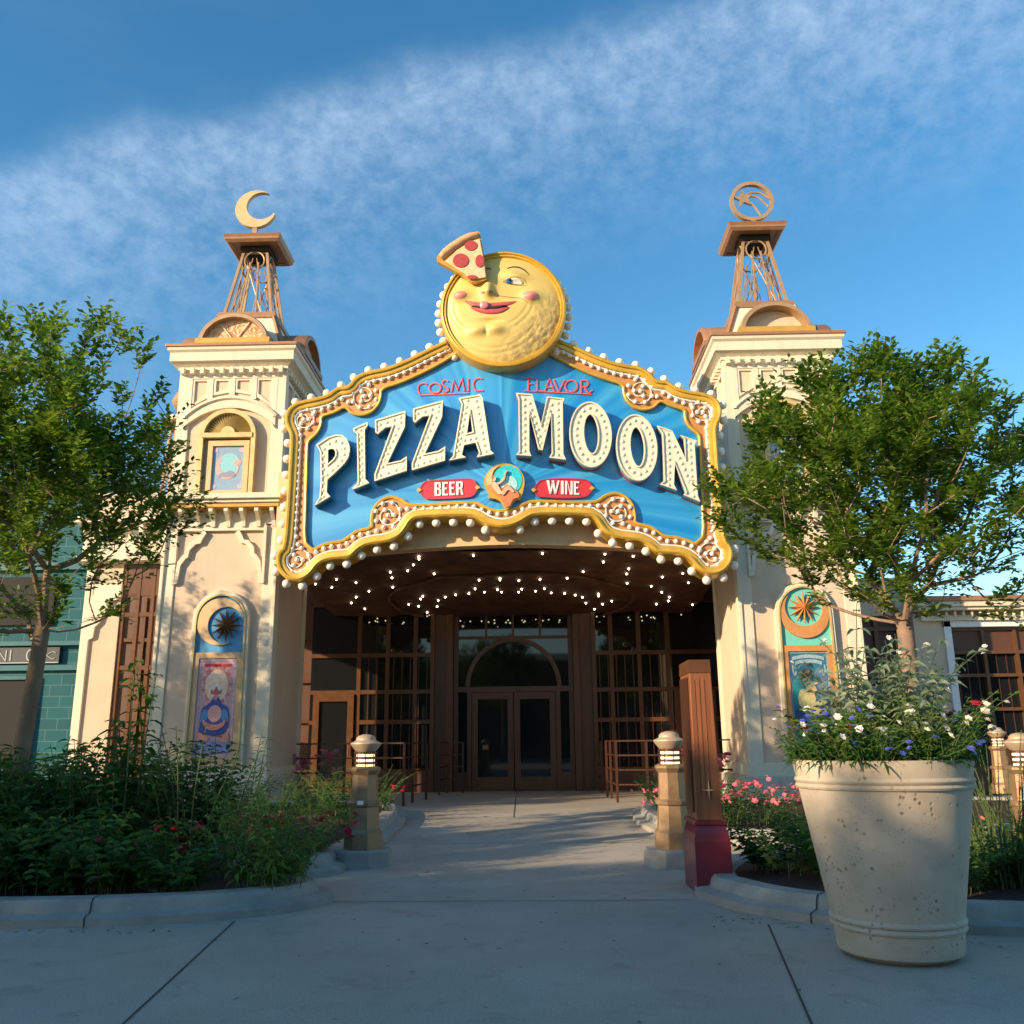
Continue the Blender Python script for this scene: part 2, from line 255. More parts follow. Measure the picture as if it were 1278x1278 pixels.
# ------------------------------------------------------------------ mesh helpers
ORG = {}
class MB:
    def __init__(s): s.v = []; s.f = []
    def add(s, vs, fs):
        o = len(s.v); s.v += [tuple(v) for v in vs]; s.f += [tuple(o+i for i in f) for f in fs]; return s
    def box(s, x0, x1, y0, y1, z0, z1):
        if x0 > x1: x0, x1 = x1, x0
        if y0 > y1: y0, y1 = y1, y0
        if z0 > z1: z0, z1 = z1, z0
        return s.add([(x0, y0, z0), (x1, y0, z0), (x1, y1, z0), (x0, y1, z0), (x0, y0, z1), (x1, y0, z1), (x1, y1, z1), (x0, y1, z1)],
                     [(0, 3, 2, 1), (4, 5, 6, 7), (0, 1, 5, 4), (1, 2, 6, 5), (2, 3, 7, 6), (3, 0, 4, 7)])
    def hexa(s, b, t):          # b, t: four points each, counter-clockwise from above
        return s.add(list(b)+list(t), [(0, 3, 2, 1), (4, 5, 6, 7), (0, 1, 5, 4), (1, 2, 6, 5), (2, 3, 7, 6), (3, 0, 4, 7)])
    def bar(s, a, b, w, h=None, upv=(0, 0, 1)):
        a, b = Vector(a), Vector(b); d = (b-a).normalized(); u = Vector(upv)
        if abs(d.dot(u)) > .95: u = Vector((0, 1, 0))
        x = d.cross(u).normalized(); u = x.cross(d); h = h or w
        P = lambda p: [p-x*w/2-u*h/2, p+x*w/2-u*h/2, p+x*w/2+u*h/2, p-x*w/2+u*h/2]
        return s.add(P(a)+P(b), [(0, 1, 2, 3), (7, 6, 5, 4), (0, 4, 5, 1), (1, 5, 6, 2), (2, 6, 7, 3), (3, 7, 4, 0)])
    def tube(s, pts, rad, n=8, closed=False, cap=True):
        pts = [Vector(p) for p in pts]; m = len(pts); rads = rad if isinstance(rad, (list, tuple)) else [rad]*m
        prev = None; o = len(s.v)
        for i, p in enumerate(pts):
            if closed: d = pts[(i+1) % m]-pts[i-1]
            else: d = pts[min(i+1, m-1)]-pts[max(i-1, 0)]
            d = d.normalized() if d.length > 1e-9 else Vector((0, 0, 1))
            if prev is None:
                prev = d.orthogonal().normalized()
            x = (prev-d*prev.dot(d)); x = x.normalized() if x.length > 1e-6 else d.orthogonal().normalized(); prev = x; y = d.cross(x)
            for k in range(n):
                a = 2*math.pi*k/n; s.v.append(tuple(p+(x*math.cos(a)+y*math.sin(a))*rads[i]))
        for i in range(m if closed else m-1):
            for k in range(n):
                a0 = o+i*n+k; a1 = o+i*n+(k+1) % n; b0 = o+((i+1) % m)*n+k; b1 = o+((i+1) % m)*n+(k+1) % n
                s.f.append((a0, a1, b1, b0))
        if cap and not closed: s.f.append(tuple(o+k for k in range(n))[::-1]); s.f.append(tuple(o+(m-1)*n+k for k in range(n)))
        return s
    def lathe(s, prof, c=(0, 0, 0), n=32, a0=0, capb=True, capt=True):   # prof: (r, z)
        o = len(s.v)
        for r, z in prof:
            for k in range(n):
                a = a0+2*math.pi*k/n; s.v.append((c[0]+r*math.cos(a), c[1]+r*math.sin(a), c[2]+z))
        for i in range(len(prof)-1):
            for k in range(n):
                s.f.append((o+i*n+k, o+i*n+(k+1) % n, o+(i+1)*n+(k+1) % n, o+(i+1)*n+k))
        if capb: s.f.append(tuple(o+k for k in range(n))[::-1])
        if capt: s.f.append(tuple(o+(len(prof)-1)*n+k for k in range(n)))
        return s
    def ball(s, c, r, n=10, m=6, sq=(1, 1, 1)):
        o = len(s.v); s.v.append((c[0], c[1], c[2]-r*sq[2]))
        for i in range(1, m):
            ph = math.pi*i/m
            for k in range(n):
                a = 2*math.pi*k/n; s.v.append((c[0]+r*sq[0]*math.sin(ph)*math.cos(a), c[1]+r*sq[1]*math.sin(ph)*math.sin(a), c[2]-r*sq[2]*math.cos(ph)))
        s.v.append((c[0], c[1], c[2]+r*sq[2])); e = len(s.v)-1
        for k in range(n): s.f.append((o, o+1+(k+1) % n, o+1+k)); s.f.append((e, o+1+(m-2)*n+k, o+1+(m-2)*n+(k+1) % n))
        for i in range(m-2):
            for k in range(n): s.f.append((o+1+i*n+k, o+1+i*n+(k+1) % n, o+1+(i+1)*n+(k+1) % n, o+1+(i+1)*n+k))
        return s
    def prism(s, loops, y0, y1):     # loops of (x, z): outline then holes; front at y0 (towards viewer), back at y1
        loops = [clean(l) for l in loops]
        flat = [p for l in loops for p in l]; tris = tessellate_polygon([[Vector((p[0], p[1], 0)) for p in l] for l in loops])
        o = len(s.v); n = len(flat); s.v += [(x, y0, z) for x, z in flat]+[(x, y1, z) for x, z in flat]
        for tr in tris:
            a, b, c = tr; A, B, Cc = flat[a], flat[b], flat[c]
            cr = (B[0]-A[0])*(Cc[1]-A[1])-(B[1]-A[1])*(Cc[0]-A[0])
            if abs(cr) < 1e-12: continue
            if cr < 0: a, c = c, a
            s.f.append((o+a, o+b, o+c)); s.f.append((o+n+c, o+n+b, o+n+a))
        k = 0
        for li, l in enumerate(loops):
            ar = sum(l[i-1][0]*l[i][1]-l[i][0]*l[i-1][1] for i in range(len(l)))
            ccw = (ar > 0) == (li == 0)
            for i in range(len(l)):
                a, b = k+i, k+(i+1) % len(l)
                s.f.append((o+b, o+a, o+n+a, o+n+b) if ccw else (o+a, o+b, o+n+b, o+n+a))
            k += len(l)
        return s
    def sweep(s, path, prof, closed=False, depth=None):  # path (x,z); prof (n, y): n = offset to the left of travel, y = depth (absolute)
        m = len(path); o = len(s.v); q = len(prof)
        for i in range(m):
            p = Vector(path[i])
            a = Vector(path[i-1]) if (i or closed) else None; b = Vector(path[(i+1) % m]) if (i < m-1 or closed) else None
            d1 = (p-a).normalized() if a is not None else None; d2 = (b-p).normalized() if b is not None else None
            if d1 is None: d1 = d2
            if d2 is None: d2 = d1
            n1 = Vector((-d1.y, d1.x)); n2 = Vector((-d2.y, d2.x)); nn_ = (n1+n2); nn_ = nn_.normalized() if nn_.length > 1e-6 else n1
            k = 1/max(.55, nn_.dot(n1))
            for (nx, y) in prof: s.v.append((p.x+nn_.x*nx*k, y, p.y+nn_.y*nx*k))
        for i in range(m if closed else m-1):
            for k in range(q-1):
                a = o+i*q+k; b = o+((i+1) % m)*q+k; s.f.append((a, a+1, b+1, b))
        return s
    def mirror(s):
        s.v = [(-x, y, z) for x, y, z in s.v]; s.f = [f[::-1] for f in s.f]; return s
    def map(s, fn): s.v = [tuple(fn(Vector(v))) for v in s.v]; return s
def clean(l):
    r = []
    for p in l:
        if not r or abs(p[0]-r[-1][0])+abs(p[1]-r[-1][1]) > 1e-5: r.append((p[0], p[1]))
    if abs(r[0][0]-r[-1][0])+abs(r[0][1]-r[-1][1]) < 1e-5: r.pop()
    return r
def tags(o, label=None, cat=None, group=None, kind=None):
    if label: o['label'] = label
    if cat: o['category'] = cat
    if group: o['group'] = group
    if kind: o['kind'] = kind
    return o
def link(name, me, parent=None):
    o = bpy.data.objects.new(name, me); COL.objects.link(o)
    if parent is not None: o.parent = parent
    return o
def org(p):
    while p is not None:
        if p.name in ORG: return ORG[p.name]
        p = p.parent
    return Vector((0, 0, 0))
def mk(name, mb, m, parent=None, smooth=False, bevel=0, fix=False, **kw):
    g = org(parent); me = bpy.data.meshes.new(name)
    me.from_pydata([(v[0]-g.x, v[1]-g.y, v[2]-g.z) for v in mb.v], [], mb.f); me.validate()
    if fix:
        import bmesh
        bm = bmesh.new(); bm.from_mesh(me); bmesh.ops.recalc_face_normals(bm, faces=bm.faces); bm.to_mesh(me); bm.free()
    me.materials.append(M[m] if isinstance(m, str) else m)
    o = link(name, me, parent)
    if smooth:
        me.shade_smooth()
        try: me.set_sharp_from_angle(angle=R(38))
        except Exception: pass
    if bevel:
        b = o.modifiers.new('bevel', 'BEVEL'); b.width = bevel; b.segments = 2; b.limit_method = 'ANGLE'; b.angle_limit = R(50)
    return tags(o, **kw)
def root(name, loc, label, cat, group=None, rz=0, kind=None):
    o = bpy.data.objects.new(name, None); COL.objects.link(o); o.location = loc; o.rotation_euler.z = rz; ORG[o.name] = Vector(loc); o.empty_display_size = .2
    return tags(o, label, cat, group, kind)
def copy_tree(o, loc, rz=0, sc=1, label=None, group=None, parent=None):
    c = o.copy(); COL.objects.link(c)
    if parent is None:
        c.location = loc; c.rotation_euler.z = rz; c.scale = (sc,)*3
        if label: c['label'] = label
        if group: c['group'] = group
    else: c.parent = parent
    for ch in o.children: copy_tree(ch, None, parent=c)
    return c
def arc(cx, cz, r, a0, a1, n=16, rz=None):
    rz = rz or r
    return [(cx+r*math.cos(R(a0+(a1-a0)*i/n)), cz+rz*math.sin(R(a0+(a1-a0)*i/n))) for i in range(n+1)]
def smooth(pts, it=2):
    for _ in range(it):
        q = [pts[0]]
        for a, b in zip(pts, pts[1:]):
            q.append((a[0]*.75+b[0]*.25, a[1]*.75+b[1]*.25)); q.append((a[0]*.25+b[0]*.75, a[1]*.25+b[1]*.75))
        pts = q+[pts[-1]]
    return pts
def resample(pts, step, closed=False):
    P = [Vector(p) for p in pts]+([Vector(pts[0])] if closed else [])
    L = [0]
    for a, b in zip(P, P[1:]): L.append(L[-1]+(b-a).length)
    n = max(1, round(L[-1]/step)); r = []; j = 0
    for i in range(n if closed else n+1):
        t_ = L[-1]*i/n
        while j < len(L)-2 and L[j+1] < t_: j += 1
        k = (t_-L[j])/max(1e-9, L[j+1]-L[j]); r.append(P[j].lerp(P[j+1], k))
    return r
def offset(path, d, closed=False):
    mb = MB().sweep(path, [(d, 0)], closed); return [(v[0], v[2]) for v in mb.v]
# ------------------------------------------------------------------ ground
def gz(y):
    t_ = min(1, max(0, (y-9)/6)); return .15*t_*t_*(3-2*t_)
g = MB(); xs = [-400, -60, -20]+[i*.5 for i in range(-30, 31)]+[20, 60, 400]; ys = [-300, -60, -20]+[i*.5 for i in range(-10, 60)]+[40, 80, 500]
for y in ys:
    for x in xs: g.v.append((x, y, gz(y)))
nx = len(xs)
for j in range(len(ys)-1):
    for i in range(nx-1): g.f.append((j*nx+i, j*nx+i+1, (j+1)*nx+i+1, (j+1)*nx+i))
mk('pavement', g, 'pave', smooth=True, kind='structure')
# joints cut in the paving
def joint(pts, w=.012):
    j = MB()
    for a, b in zip(pts, pts[1:]):
        a, b = Vector(a), Vector(b); n = max(1, int((b-a).length/.5)); d = (b-a).normalized(); x = Vector((-d.y, d.x))*w/2
        for i in range(n):
            p, q = a.lerp(b, i/n), a.lerp(b, (i+1)/n); j.add([(p.x-x.x, p.y-x.y, gz(p.y)+.004), (q.x-x.x, q.y-x.y, gz(q.y)+.004), (q.x+x.x, q.y+x.y, gz(q.y)+.004), (p.x+x.x, p.y+x.y, gz(p.y)+.004)], [(0, 3, 2, 1)])
    return j
jj = MB()
for pts in ([(-1.62, 6.85), (-1.34, 4.45), (-1.1, 2.5)], [(2.04, 6.62), (1.69, 4.42), (1.3, 2.0)], [(-1.1, 7.62), (1.68, 7.62)], [(-1.35, 11.3), (1.75, 11.3)], [(0.16, 13.9), (0.05, 20.9)], [(-1.4, 13.9), (1.9, 13.9)], [(-1.5, 16.5), (2, 16.5)]):
    q = joint(pts); jj.add(q.v, q.f)
mk('pavement_joints', jj, 'joint', kind='structure')
# planting beds: kerb ring with a rounded two-step section and mulch inside
def ringpath(pts, it=2): return [tuple(v) for v in resample(smooth(pts+[pts[0]], it)[:-1], .22, True)]
def bed(name, pts, h=.16, wide=.22, mz=.12):
    path = ringpath(pts); ar = sum(path[i-1][0]*path[i][1]-path[i][0]*path[i-1][1] for i in range(len(path)))
    if ar < 0: path = path[::-1]
    k = MB(); m = len(path); prof = [(-.13, -.02), (-.13, .055), (-.10, .065), (-.03, .07), (-.012, .08), (0, h-.03), (.03, h), (wide-.03, h), (wide, h-.03), (wide, .0)]
    inner = []
    for i in range(m):
        p = Vector(path[i]); d = (Vector(path[(i+1) % m])-Vector(path[i-1])).normalized(); n = Vector((-d.y, d.x)); z = gz(p.y)
        for o_, hh in prof: k.v.append((p.x+n.x*o_, p.y+n.y*o_, z+hh))
        q = p+n*(wide-.01); inner.append((q.x, q.y, z+mz))
    q_ = len(prof); kj = MB()
    for i in range(5, m, 11):
        p = Vector(path[i]); d = (Vector(path[(i+1) % m])-Vector(path[i-1])).normalized(); n = Vector((-d.y, d.x)); z = gz(p.y); o0 = len(kj.v)
        for o_, hh in prof:
            for e_ in (-.005, .005): kj.v.append((p.x+n.x*(o_-.004)+d.x*e_, p.y+n.y*(o_-.004)+d.y*e_, z+hh+.004))
        for j in range(q_-1): kj.f.append((o0+2*j, o0+2*j+2, o0+2*j+3, o0+2*j+1))
    mk('kerb_joints', kj, 'joint', kind='structure')
    for i in range(m):
        for j in range(q_-1): a = i*q_+j; b = ((i+1) % m)*q_+j; k.f.append((a, b, b+1, a+1))
    mk('kerb', k, 'curb', smooth=True, kind='structure')
    tr = tessellate_polygon([[Vector((p[0], p[1], 0)) for p in inner]]); s = MB(); s.v = inner
    for a, b, c in tr:
        A, B, Cc = inner[a], inner[b], inner[c]
        if (B[0]-A[0])*(Cc[1]-A[1])-(B[1]-A[1])*(Cc[0]-A[0]) < 0: a, c = c, a
        s.f.append((a, b, c))
    mk('mulch_bed', s, 'mulch', kind='structure')
bed('a', [(-11, 6.9), (-6, 6.75), (-3.18, 6.72), (-2.5, 6.8), (-1.86, 6.95), (-1.44, 7.2), (-1.22, 7.55), (-1.25, 7.85), (-1.7, 8.3), (-2.1, 8.75), (-2.3, 9.5), (-3.2, 10.2), (-5, 11.5), (-11, 12.5)])
bed('b', [(-2.0, 9.25), (-1.66, 9.0), (-1.50, 9.05), (-1.5, 9.6), (-1.42, 11.3), (-1.42, 12.8), (-1.55, 14.2), (-1.9, 15.4), (-3.2, 15.65), (-6.5, 15.55), (-6.6, 13.2), (-4.5, 12.0), (-2.6, 10.4)])
bed('c', [(1.88, 7.7), (2.02, 7.28), (2.2, 6.95), (2.45, 6.72), (3.1, 6.42), (4.2, 6.2), (8, 5.9), (10, 6.2), (9, 9), (6, 9.9), (3.5, 9.9), (2.3, 9.2), (1.95, 8.4)])
bed('d', [(2.2, 11.3), (2.0, 12.4), (1.95, 13.6), (2.15, 14.8), (2.6, 15.5), (6.3, 15.55), (8.5, 14.5), (8.5, 12.5), (6, 11.2), (3.5, 10.9)])
# ------------------------------------------------------------------ gate towers
def tower(s):
    left = s < 0; cx = 5.05*s
    t_ = root('gate_tower', (cx, 16.85, .12), 'left gate tower of peach stucco topped by a crescent moon finial' if left else 'right gate tower of peach stucco topped by a ringed shooting star finial', 'tower')
    X = lambda a: cx+a              # a measured from the tower's axis
    F = 15.75
    # plinth, lower shaft, upper shaft
    p = MB(); p.box(X(-1.10), X(1.10), F-.10, 17.95, .02, .62); mk('plinth', p, 'stone', t_, bevel=.02)
    b = MB().hexa([(X(-1.02), F-.02, .6), (X(1.02), F-.02, .6), (X(1.02), 17.9, .6), (X(-1.02), 17.9, .6)], [(X(-.98), F+.04, 5.3), (X(.98), F+.04, 5.3), (X(.98), 17.88, 5.3), (X(-.98), 17.88, 5.3)])
    sh = mk('shaft', b, 'stucco', t_)
    u = MB().hexa([(X(-.95), F+.07, 5.3), (X(.95), F+.07, 5.3), (X(.95), 17.84, 5.3), (X(-.95), 17.84, 5.3)], [(X(-.95), F+.07, 8.0), (X(.95), F+.07, 8.0), (X(.95), 17.84, 8.0), (X(-.95), 17.84, 8.0)])
    mk('upper_shaft', u, 'stucco', t_)
    # trim: water table, corner pilasters, arched head, on front and on both flanks
    tr = MB(); tr.box(X(-1.06), X(1.06), F-.06, 17.93, .60, .82)
    for a0, a1 in ((-1.04, -.80), (.80, 1.04)):
        tr.hexa([(X(a0), F-.045, .82), (X(a1), F-.045, .82), (X(a1), F+.05, .82), (X(a0), F+.05, .82)], [(X(a0*.975), F+.01, 5.0), (X(a1*.975), F+.01, 5.0), (X(a1*.975), F+.09, 5.0), (X(a0*.975), F+.09, 5.0)])
        tr.box(X(a0*.965), X(a1*.97), F+.03, F+.1, 5.45, 8.0)
    for sd in (-1, 1):                                    # flank strips
        xo = X(sd*1.035)
        for y0, y1 in ((F-.045, F+.2), (17.7, 17.92)): tr.box(xo, xo-sd*.06, y0+.003, y1, .82, 5.0); tr.box(X(sd*1.005), X(sd*.94), y0+.08, y1, 5.45, 8.0)
    mk('corner_trim', tr, 'cream', t_, bevel=.008)
    for sd in (-1, 1): pass
    # scalloped bracket arch under the mid cornice
    sc = MB()
    for q in (-1, 1):
        cv = [(.78, 3.94), (.72, 3.96), (.70, 4.10), (.68, 4.28), (.60, 4.40), (.56, 4.42), (.54, 4.55), (.44, 4.66), (.36, 4.67), (.32, 4.76), (.26, 4.86)]
        sc.prism([[(X(q*a), z) for a, z in cv]+[(X(q*(a+.06)), z+.06) for a, z in cv[::-1]]], F-.045, F+.03)
        sc.box(X(q*.77), X(q*.82), F-.05, F+.04, 3.94, 4.98)
    sc.box(X(-.80), X(.80), F-.045, F+.05, 4.90, 5.06)
    mk('scalloped_arch', sc, 'cream', t_)
    # mid cornice with brackets
    c = MB(); c.box(X(-1.14), X(1.14), F-.40, 18.1, 5.40, 5.50); c.box(X(-1.10), X(1.10), F-.34, 18.05, 5.34, 5.40)
    mk('mid_cornice', c, 'cream', t_, bevel=.01)
    c = MB(); c.box(X(-1.08), X(1.08), F-.30, 18.02, 5.27, 5.34); mk('cornice_band', c, 'goldtrim', t_)
    c = MB(); c.box(X(-1.03), X(1.03), F-.03, 17.95, 5.02, 5.27); mk('bracket_frieze', c, 'cream', t_)
    for k in range(8):
        a = -.95+k*1.9/7; c = MB().prism([[(0, 5.27), (.24, 5.27), (.24, 5.20), (.16, 5.14), (.07, 5.06), (.05, 4.96), (0, 4.96)]], -.035, .035)
        c.map(lambda v: (X(a)+v.y, F-.03-v.x, v.z)); mk('bracket', c, 'cream', t_, fix=True)
    for k in range(7):
        y = 16.0+k*.28; c = MB().prism([[(0, 5.27), (.2, 5.27), (.2, 5.20), (.13, 5.14), (.06, 5.06), (.04, 4.98), (0, 4.98)]], -.035, .035)
        c.map(lambda v: (X(-s*1.03)-s*v.x, y+v.y, v.z)); mk('bracket', c, 'cream', t_, fix=True)
    # upper storey: segmental arch mould and square coffers above
    am = arc(cx, 6.15, 1.0, 37, 143, 20, 1.28); top = [(X(.85), 7.03)]+[(x, z) for x, z in arc(cx, 5.60, 1.42, 53, 127, 22, 1.84)]+[(X(-.85), 7.03)]
    lo = [(x, z-.20) for x, z in top]
    mk('arch_moulding', MB().prism([top+lo[::-1]], F-.005, F+.08), 'cream', t_)
    mk('arch_lip', MB().sweep([(x, z+.01) for x, z in top], [(-.02, F+.05), (-.02, F-.03), (.03, F-.045), (.05, F-.02), (.05, F+.05)]), 'cream', t_)
    fz = MB(); fz.box(X(-.80), X(.80), F+.02, F+.08, 7.83, 8.0)
    zc = lambda x: 5.60+1.84*math.sin(math.acos(max(-1, min(1, (x-cx)/1.42))))+.08
    for a in (-.80, -.41, 0, .41, .80):
        w = .05; fz.box(X(a-w), X(a+w), F+.025, F+.08, zc(X(a))-.03, 7.84)
    for k in range(4):
        a0 = -.80+.4*k+.05; a1 = a0+.31
        fz.prism([[(X(a0), zc(X(a0))+.04), (X(a1), zc(X(a1))+.04), (X(a1), 7.83), (X(a0), 7.83)], [(X(a0+.04), zc(X(a0))+.10), (X(a0+.04), 7.79), (X(a1-.04), 7.79), (X(a1-.04), zc(X(a1))+.10)]], F+.035, F+.075)
    mk('coffer_frieze', fz, 'cream', t_)
    for k in range(4):       # flank coffers seen beside the sign
        y0 = 15.95+k*.46; q = MB(); xx = X(-s*.945)
        for (ya, yb, za, zb) in ((y0, y0+.40, 7.78, 7.84), (y0, y0+.40, 7.28, 7.34), (y0, y0+.05, 7.34, 7.78), (y0+.35, y0+.40, 7.34, 7.78)): q.box(xx, xx-s*.05, ya, yb, za, zb)
        mk('coffer', q, 'cream', t_)
    fl = MB().sweep([(x-cx, z) for x, z in top], [(-.14, 0), (-.14, -.05), (.03, -.07), (.05, 0)]); fl.map(lambda v: (X(-s*.95)+s*v.y, 16.83+v.x, v.z)); mk('flank_arch', fl, 'cream', t_, fix=True)
    # top cornice, dentils, copper edge
    c = MB(); h = [(.99, 7.98), (1.03, 8.0), (1.03, 8.05), (1.10, 8.10), (1.16, 8.13), (1.16, 8.30), (1.20, 8.34), (1.21, 8.40)]
    for (r0, z0), (r1, z1) in zip(h, h[1:]):
        q0, q1 = r0+.0, r1+.0; c.add([(X(-q0), 16.83-q0-.05, z0), (X(q0), 16.83-q0-.05, z0), (X(q0), 16.83+q0, z0), (X(-q0), 16.83+q0, z0), (X(-q1), 16.83-q1-.05, z1), (X(q1), 16.83-q1-.05, z1), (X(q1), 16.83+q1, z1), (X(-q1), 16.83+q1, z1)],
              [(0, 1, 5, 4), (1, 2, 6, 5), (2, 3, 7, 6), (3, 0, 4, 7)])
    c.add([(X(-.99), 15.79, 7.98), (X(.99), 15.79, 7.98), (X(.99), 17.82, 7.98), (X(-.99), 17.82, 7.98)], [(0, 3, 2, 1)])
    mk('cornice', c, 'cream', t_)
    mk('copper_edge', MB().box(X(-1.235), X(1.235), 16.83-1.285, 18.06, 8.395, 8.46), 'bronze', t_, bevel=.012)
    for k in range(11):
        a = -.92+k*.184; mk('dentil', MB().box(X(a-.035), X(a+.035), 15.66, 15.80, 7.90, 8.02), 'cream', t_)
        y = 15.95+k*.17; mk('dentil', MB().box(X(-s*.94), X(-s*1.06), y-.035, y+.035, 7.90, 8.02), 'cream', t_)
    # cloister roof with four barrel gables and a stepped base
    rf = MB().hexa([(X(-.86), 15.97, 8.46), (X(.86), 15.97, 8.46), (X(.86), 17.69, 8.46), (X(-.86), 17.69, 8.46)], [(X(-.55), 16.28, 9.30), (X(.55), 16.28, 9.30), (X(.55), 17.38, 9.30), (X(-.55), 17.38, 9.30)])
    mk('roof_base', rf, 'cream', t_)
    rb = MB().box(X(-.58), X(.58), 16.25, 17.41, 9.30, 9.38)
    for a in (-1, 1):
        for e_ in (-1, 1): rb.bar((X(a*.865), 16.83+e_*.865, 8.47), (X(a*.56), 16.83+e_*.56, 9.31), .07)
    mk('roof_ribs', rb, 'bronze', t_)
    for side in range(4):
        ang = side*90; rot = Matrix.Rotation(R(ang), 3, 'Z'); ctr = Vector((cx, 16.83, 0))
        tf = lambda v, rot=rot, ctr=ctr: ctr+rot@(Vector(v)-ctr)
        ga = mk('gable', MB().prism([arc(cx, 8.50, .62, 0, 180, 24, .52)], 15.86 if not (left and side == 0) else 15.80, 16.35).map(tf), 'cream', t_)
        fld = 'floral' if (left or side) else 'stucco'
        mk('gable_relief' if fld == 'floral' else 'gable_field', MB().prism([arc(cx, 8.54, .57, 0, 180, 24, .46)], 15.74 if fld == 'floral' else 15.84, 15.95).map(tf), fld, ga)
        a_ = arc(cx, 8.50, .60, 0, 180, 28, .52)
        mk('gable_hood', MB().sweep(a_, [(.02, 16.3), (.02, 15.60), (-.05, 15.60), (-.07, 15.63), (-.07, 16.3)]).map(tf), 'bronze' if side else 'tan', ga, smooth=True, fix=True)
        mk('gable_sill', MB().box(X(-.70), X(.70), 15.58, 15.74, 8.465, 8.57).map(tf), 'goldtrim' if side == 0 else 'bronze', ga)
        if left and side == 0:
            q = MB()
            for a in (62, 122): q.bar((cx, 15.72, 8.55), (cx+.55*math.cos(R(a)), 15.72, 8.54+.44*math.sin(R(a))), .018)
            mk('relief_rib', q, 'cream', ga)
    # lantern: eight splayed rods, rings, crossed braces, slab with deep overhang
    L0, L1 = 9.38, 10.92; b0, b1 = .47, .235
    P = lambda a, e_, k: Vector((X(a*(b0+(b1-b0)*k)), 16.83+e_*(b0+(b1-b0)*k), L0+(L1-L0)*k))
    for a in (-1, 1):
        for e_ in (-1, 1): mk('lantern_leg', MB().bar(P(a, e_, 0), P(a, e_, 1), .055), 'tan', t_)
    for ax in range(4):
        rot = Matrix.Rotation(R(90*ax), 3, 'Z'); ctr = Vector((cx, 16.83, 0)); tf = lambda v, rot=rot, ctr=ctr: ctr+rot@(Vector(v)-ctr)
        q = MB(); q.bar(P(-1, -1, 1), P(1, -1, 1), .05); q.bar(P(-1, -1, .995)+Vector((0, 0, -.02)), P(1, -1, .995)+Vector((0, 0, -.02)), .03)
        for a in (-.33, .33): q.bar(P(a, -1, 0), P(a*.9, -1, .83), .032)
        q.bar(P(-.6, -1, 0), P(.45, -1, .78), .016); q.bar(P(.6, -1, 0), P(-.45, -1, .78), .016)
        q.bar(P(-.6, -1, 0), P(-.15, -1, .9), .016); q.bar(P(.6, -1, 0), P(.15, -1, .9), .016)
        mk('lantern_lattice', q.map(tf), 'tan', t_)
        rp = [P(0, -1, .86)+Vector((.20*math.cos(R(i*15)), 0, .20*math.sin(R(i*15)))) for i in range(24)]
        mk('lantern_ring', MB().tube(rp, .017, 6, True).map(tf), 'tan', t_, smooth=True)
    mk('lantern_curb', MB().box(X(-.56), X(.56), 16.27, 17.39, 9.38, 9.43), 'bronze', t_)
    q = MB().box(X(-.30), X(.30), 16.53, 17.13, 10.90, 11.02); mk('lantern_core', q, 'dark', t_)
    q = MB(); z0, z1 = 10.98, 11.10
    for (ra, za, rb_, zb) in ((.50, 11.00, .55, 11.05), (.55, 11.05, .55, 11.09), (.55, 11.09, .58, 11.15)):
        q.add([(X(sx*ra), 16.83+sy*ra, za) for sx, sy in ((-1, -1), (1, -1), (1, 1), (-1, 1))]+[(X(sx*rb_), 16.83+sy*rb_, zb) for sx, sy in ((-1, -1), (1, -1), (1, 1), (-1, 1))], [(0, 1, 5, 4), (1, 2, 6, 5), (2, 3, 7, 6), (3, 0, 4, 7)])
    o8 = [(X(sx*.58), 16.83+sy*.58, 11.15) for sx, sy in ((-1, -1), (1, -1), (1, 1), (-1, 1))]; q.add(o8, [(0, 1, 2, 3)])
    for sx, sy, ex, ey in ((-1, -1, 1, -1), (1, -1, 1, 1), (1, 1, -1, 1), (-1, 1, -1, -1)): # underside as a frame
        q.add([(X(sx*.50), 16.83+sy*.50, 11.0), (X(ex*.50), 16.83+ey*.50, 11.0), (X(ex*.42), 16.83+ey*.42, 11.02), (X(sx*.42), 16.83+sy*.42, 11.02)], [(3, 2, 1, 0)])
    q.box(X(-.42), X(.42), 16.41, 17.25, 11.03, 11.05)
    mk('slab_roof', q, 'bronze', t_, fix=True)
    fy = 16.83
    if left:
        fc = at(320, 262, fy); cx_, cz_ = fc.x, fc.z; Ro = .43
        oc = [(cx_+Ro*math.cos(R(a)), cz_+Ro*math.sin(R(a))) for a in range(40, 352-10, 6)]
        ic = arc(cx_+.115, cz_+.06, .315, 336, 64-2, 34)
        ic = [(cx_+.12+.315*math.cos(R(a)), cz_+.065+.315*math.sin(R(a))) for a in range(-24, -304, -8)]
        mk('crescent_finial', MB().prism([[(cx_+Ro*math.cos(R(a)), cz_+Ro*math.sin(R(a))) for a in range(65, 347, 6)]+ic[1:]], fy-.05, fy+.05), M['cream'] and 'paleFrame', t_)
        mk('finial_stem', MB().box(cx_-.05, cx_+.05, fy-.04, fy+.04, 11.15, cz_-Ro+.05), 'tan', t_)
    else:
        fc = at(938, 252, fy); cx_, cz_ = fc.x, fc.z
        rg = mk('ring_finial', MB().prism([arc(cx_, cz_, .45, 0, 355, 71), arc(cx_, cz_, .375, 0, 355, 71)], fy-.045, fy+.045), 'tan', t_)
        sx_, sz_ = cx_-.165, cz_+.07
        st = [(sx_+(.21 if i % 2 == 0 else .085)*math.cos(R(98+36*i)), sz_+(.21 if i % 2 == 0 else .085)*math.sin(R(98+36*i))) for i in range(10)]
        mk('shooting_star', MB().prism([st], fy-.03, fy+.03), 'tan', rg)
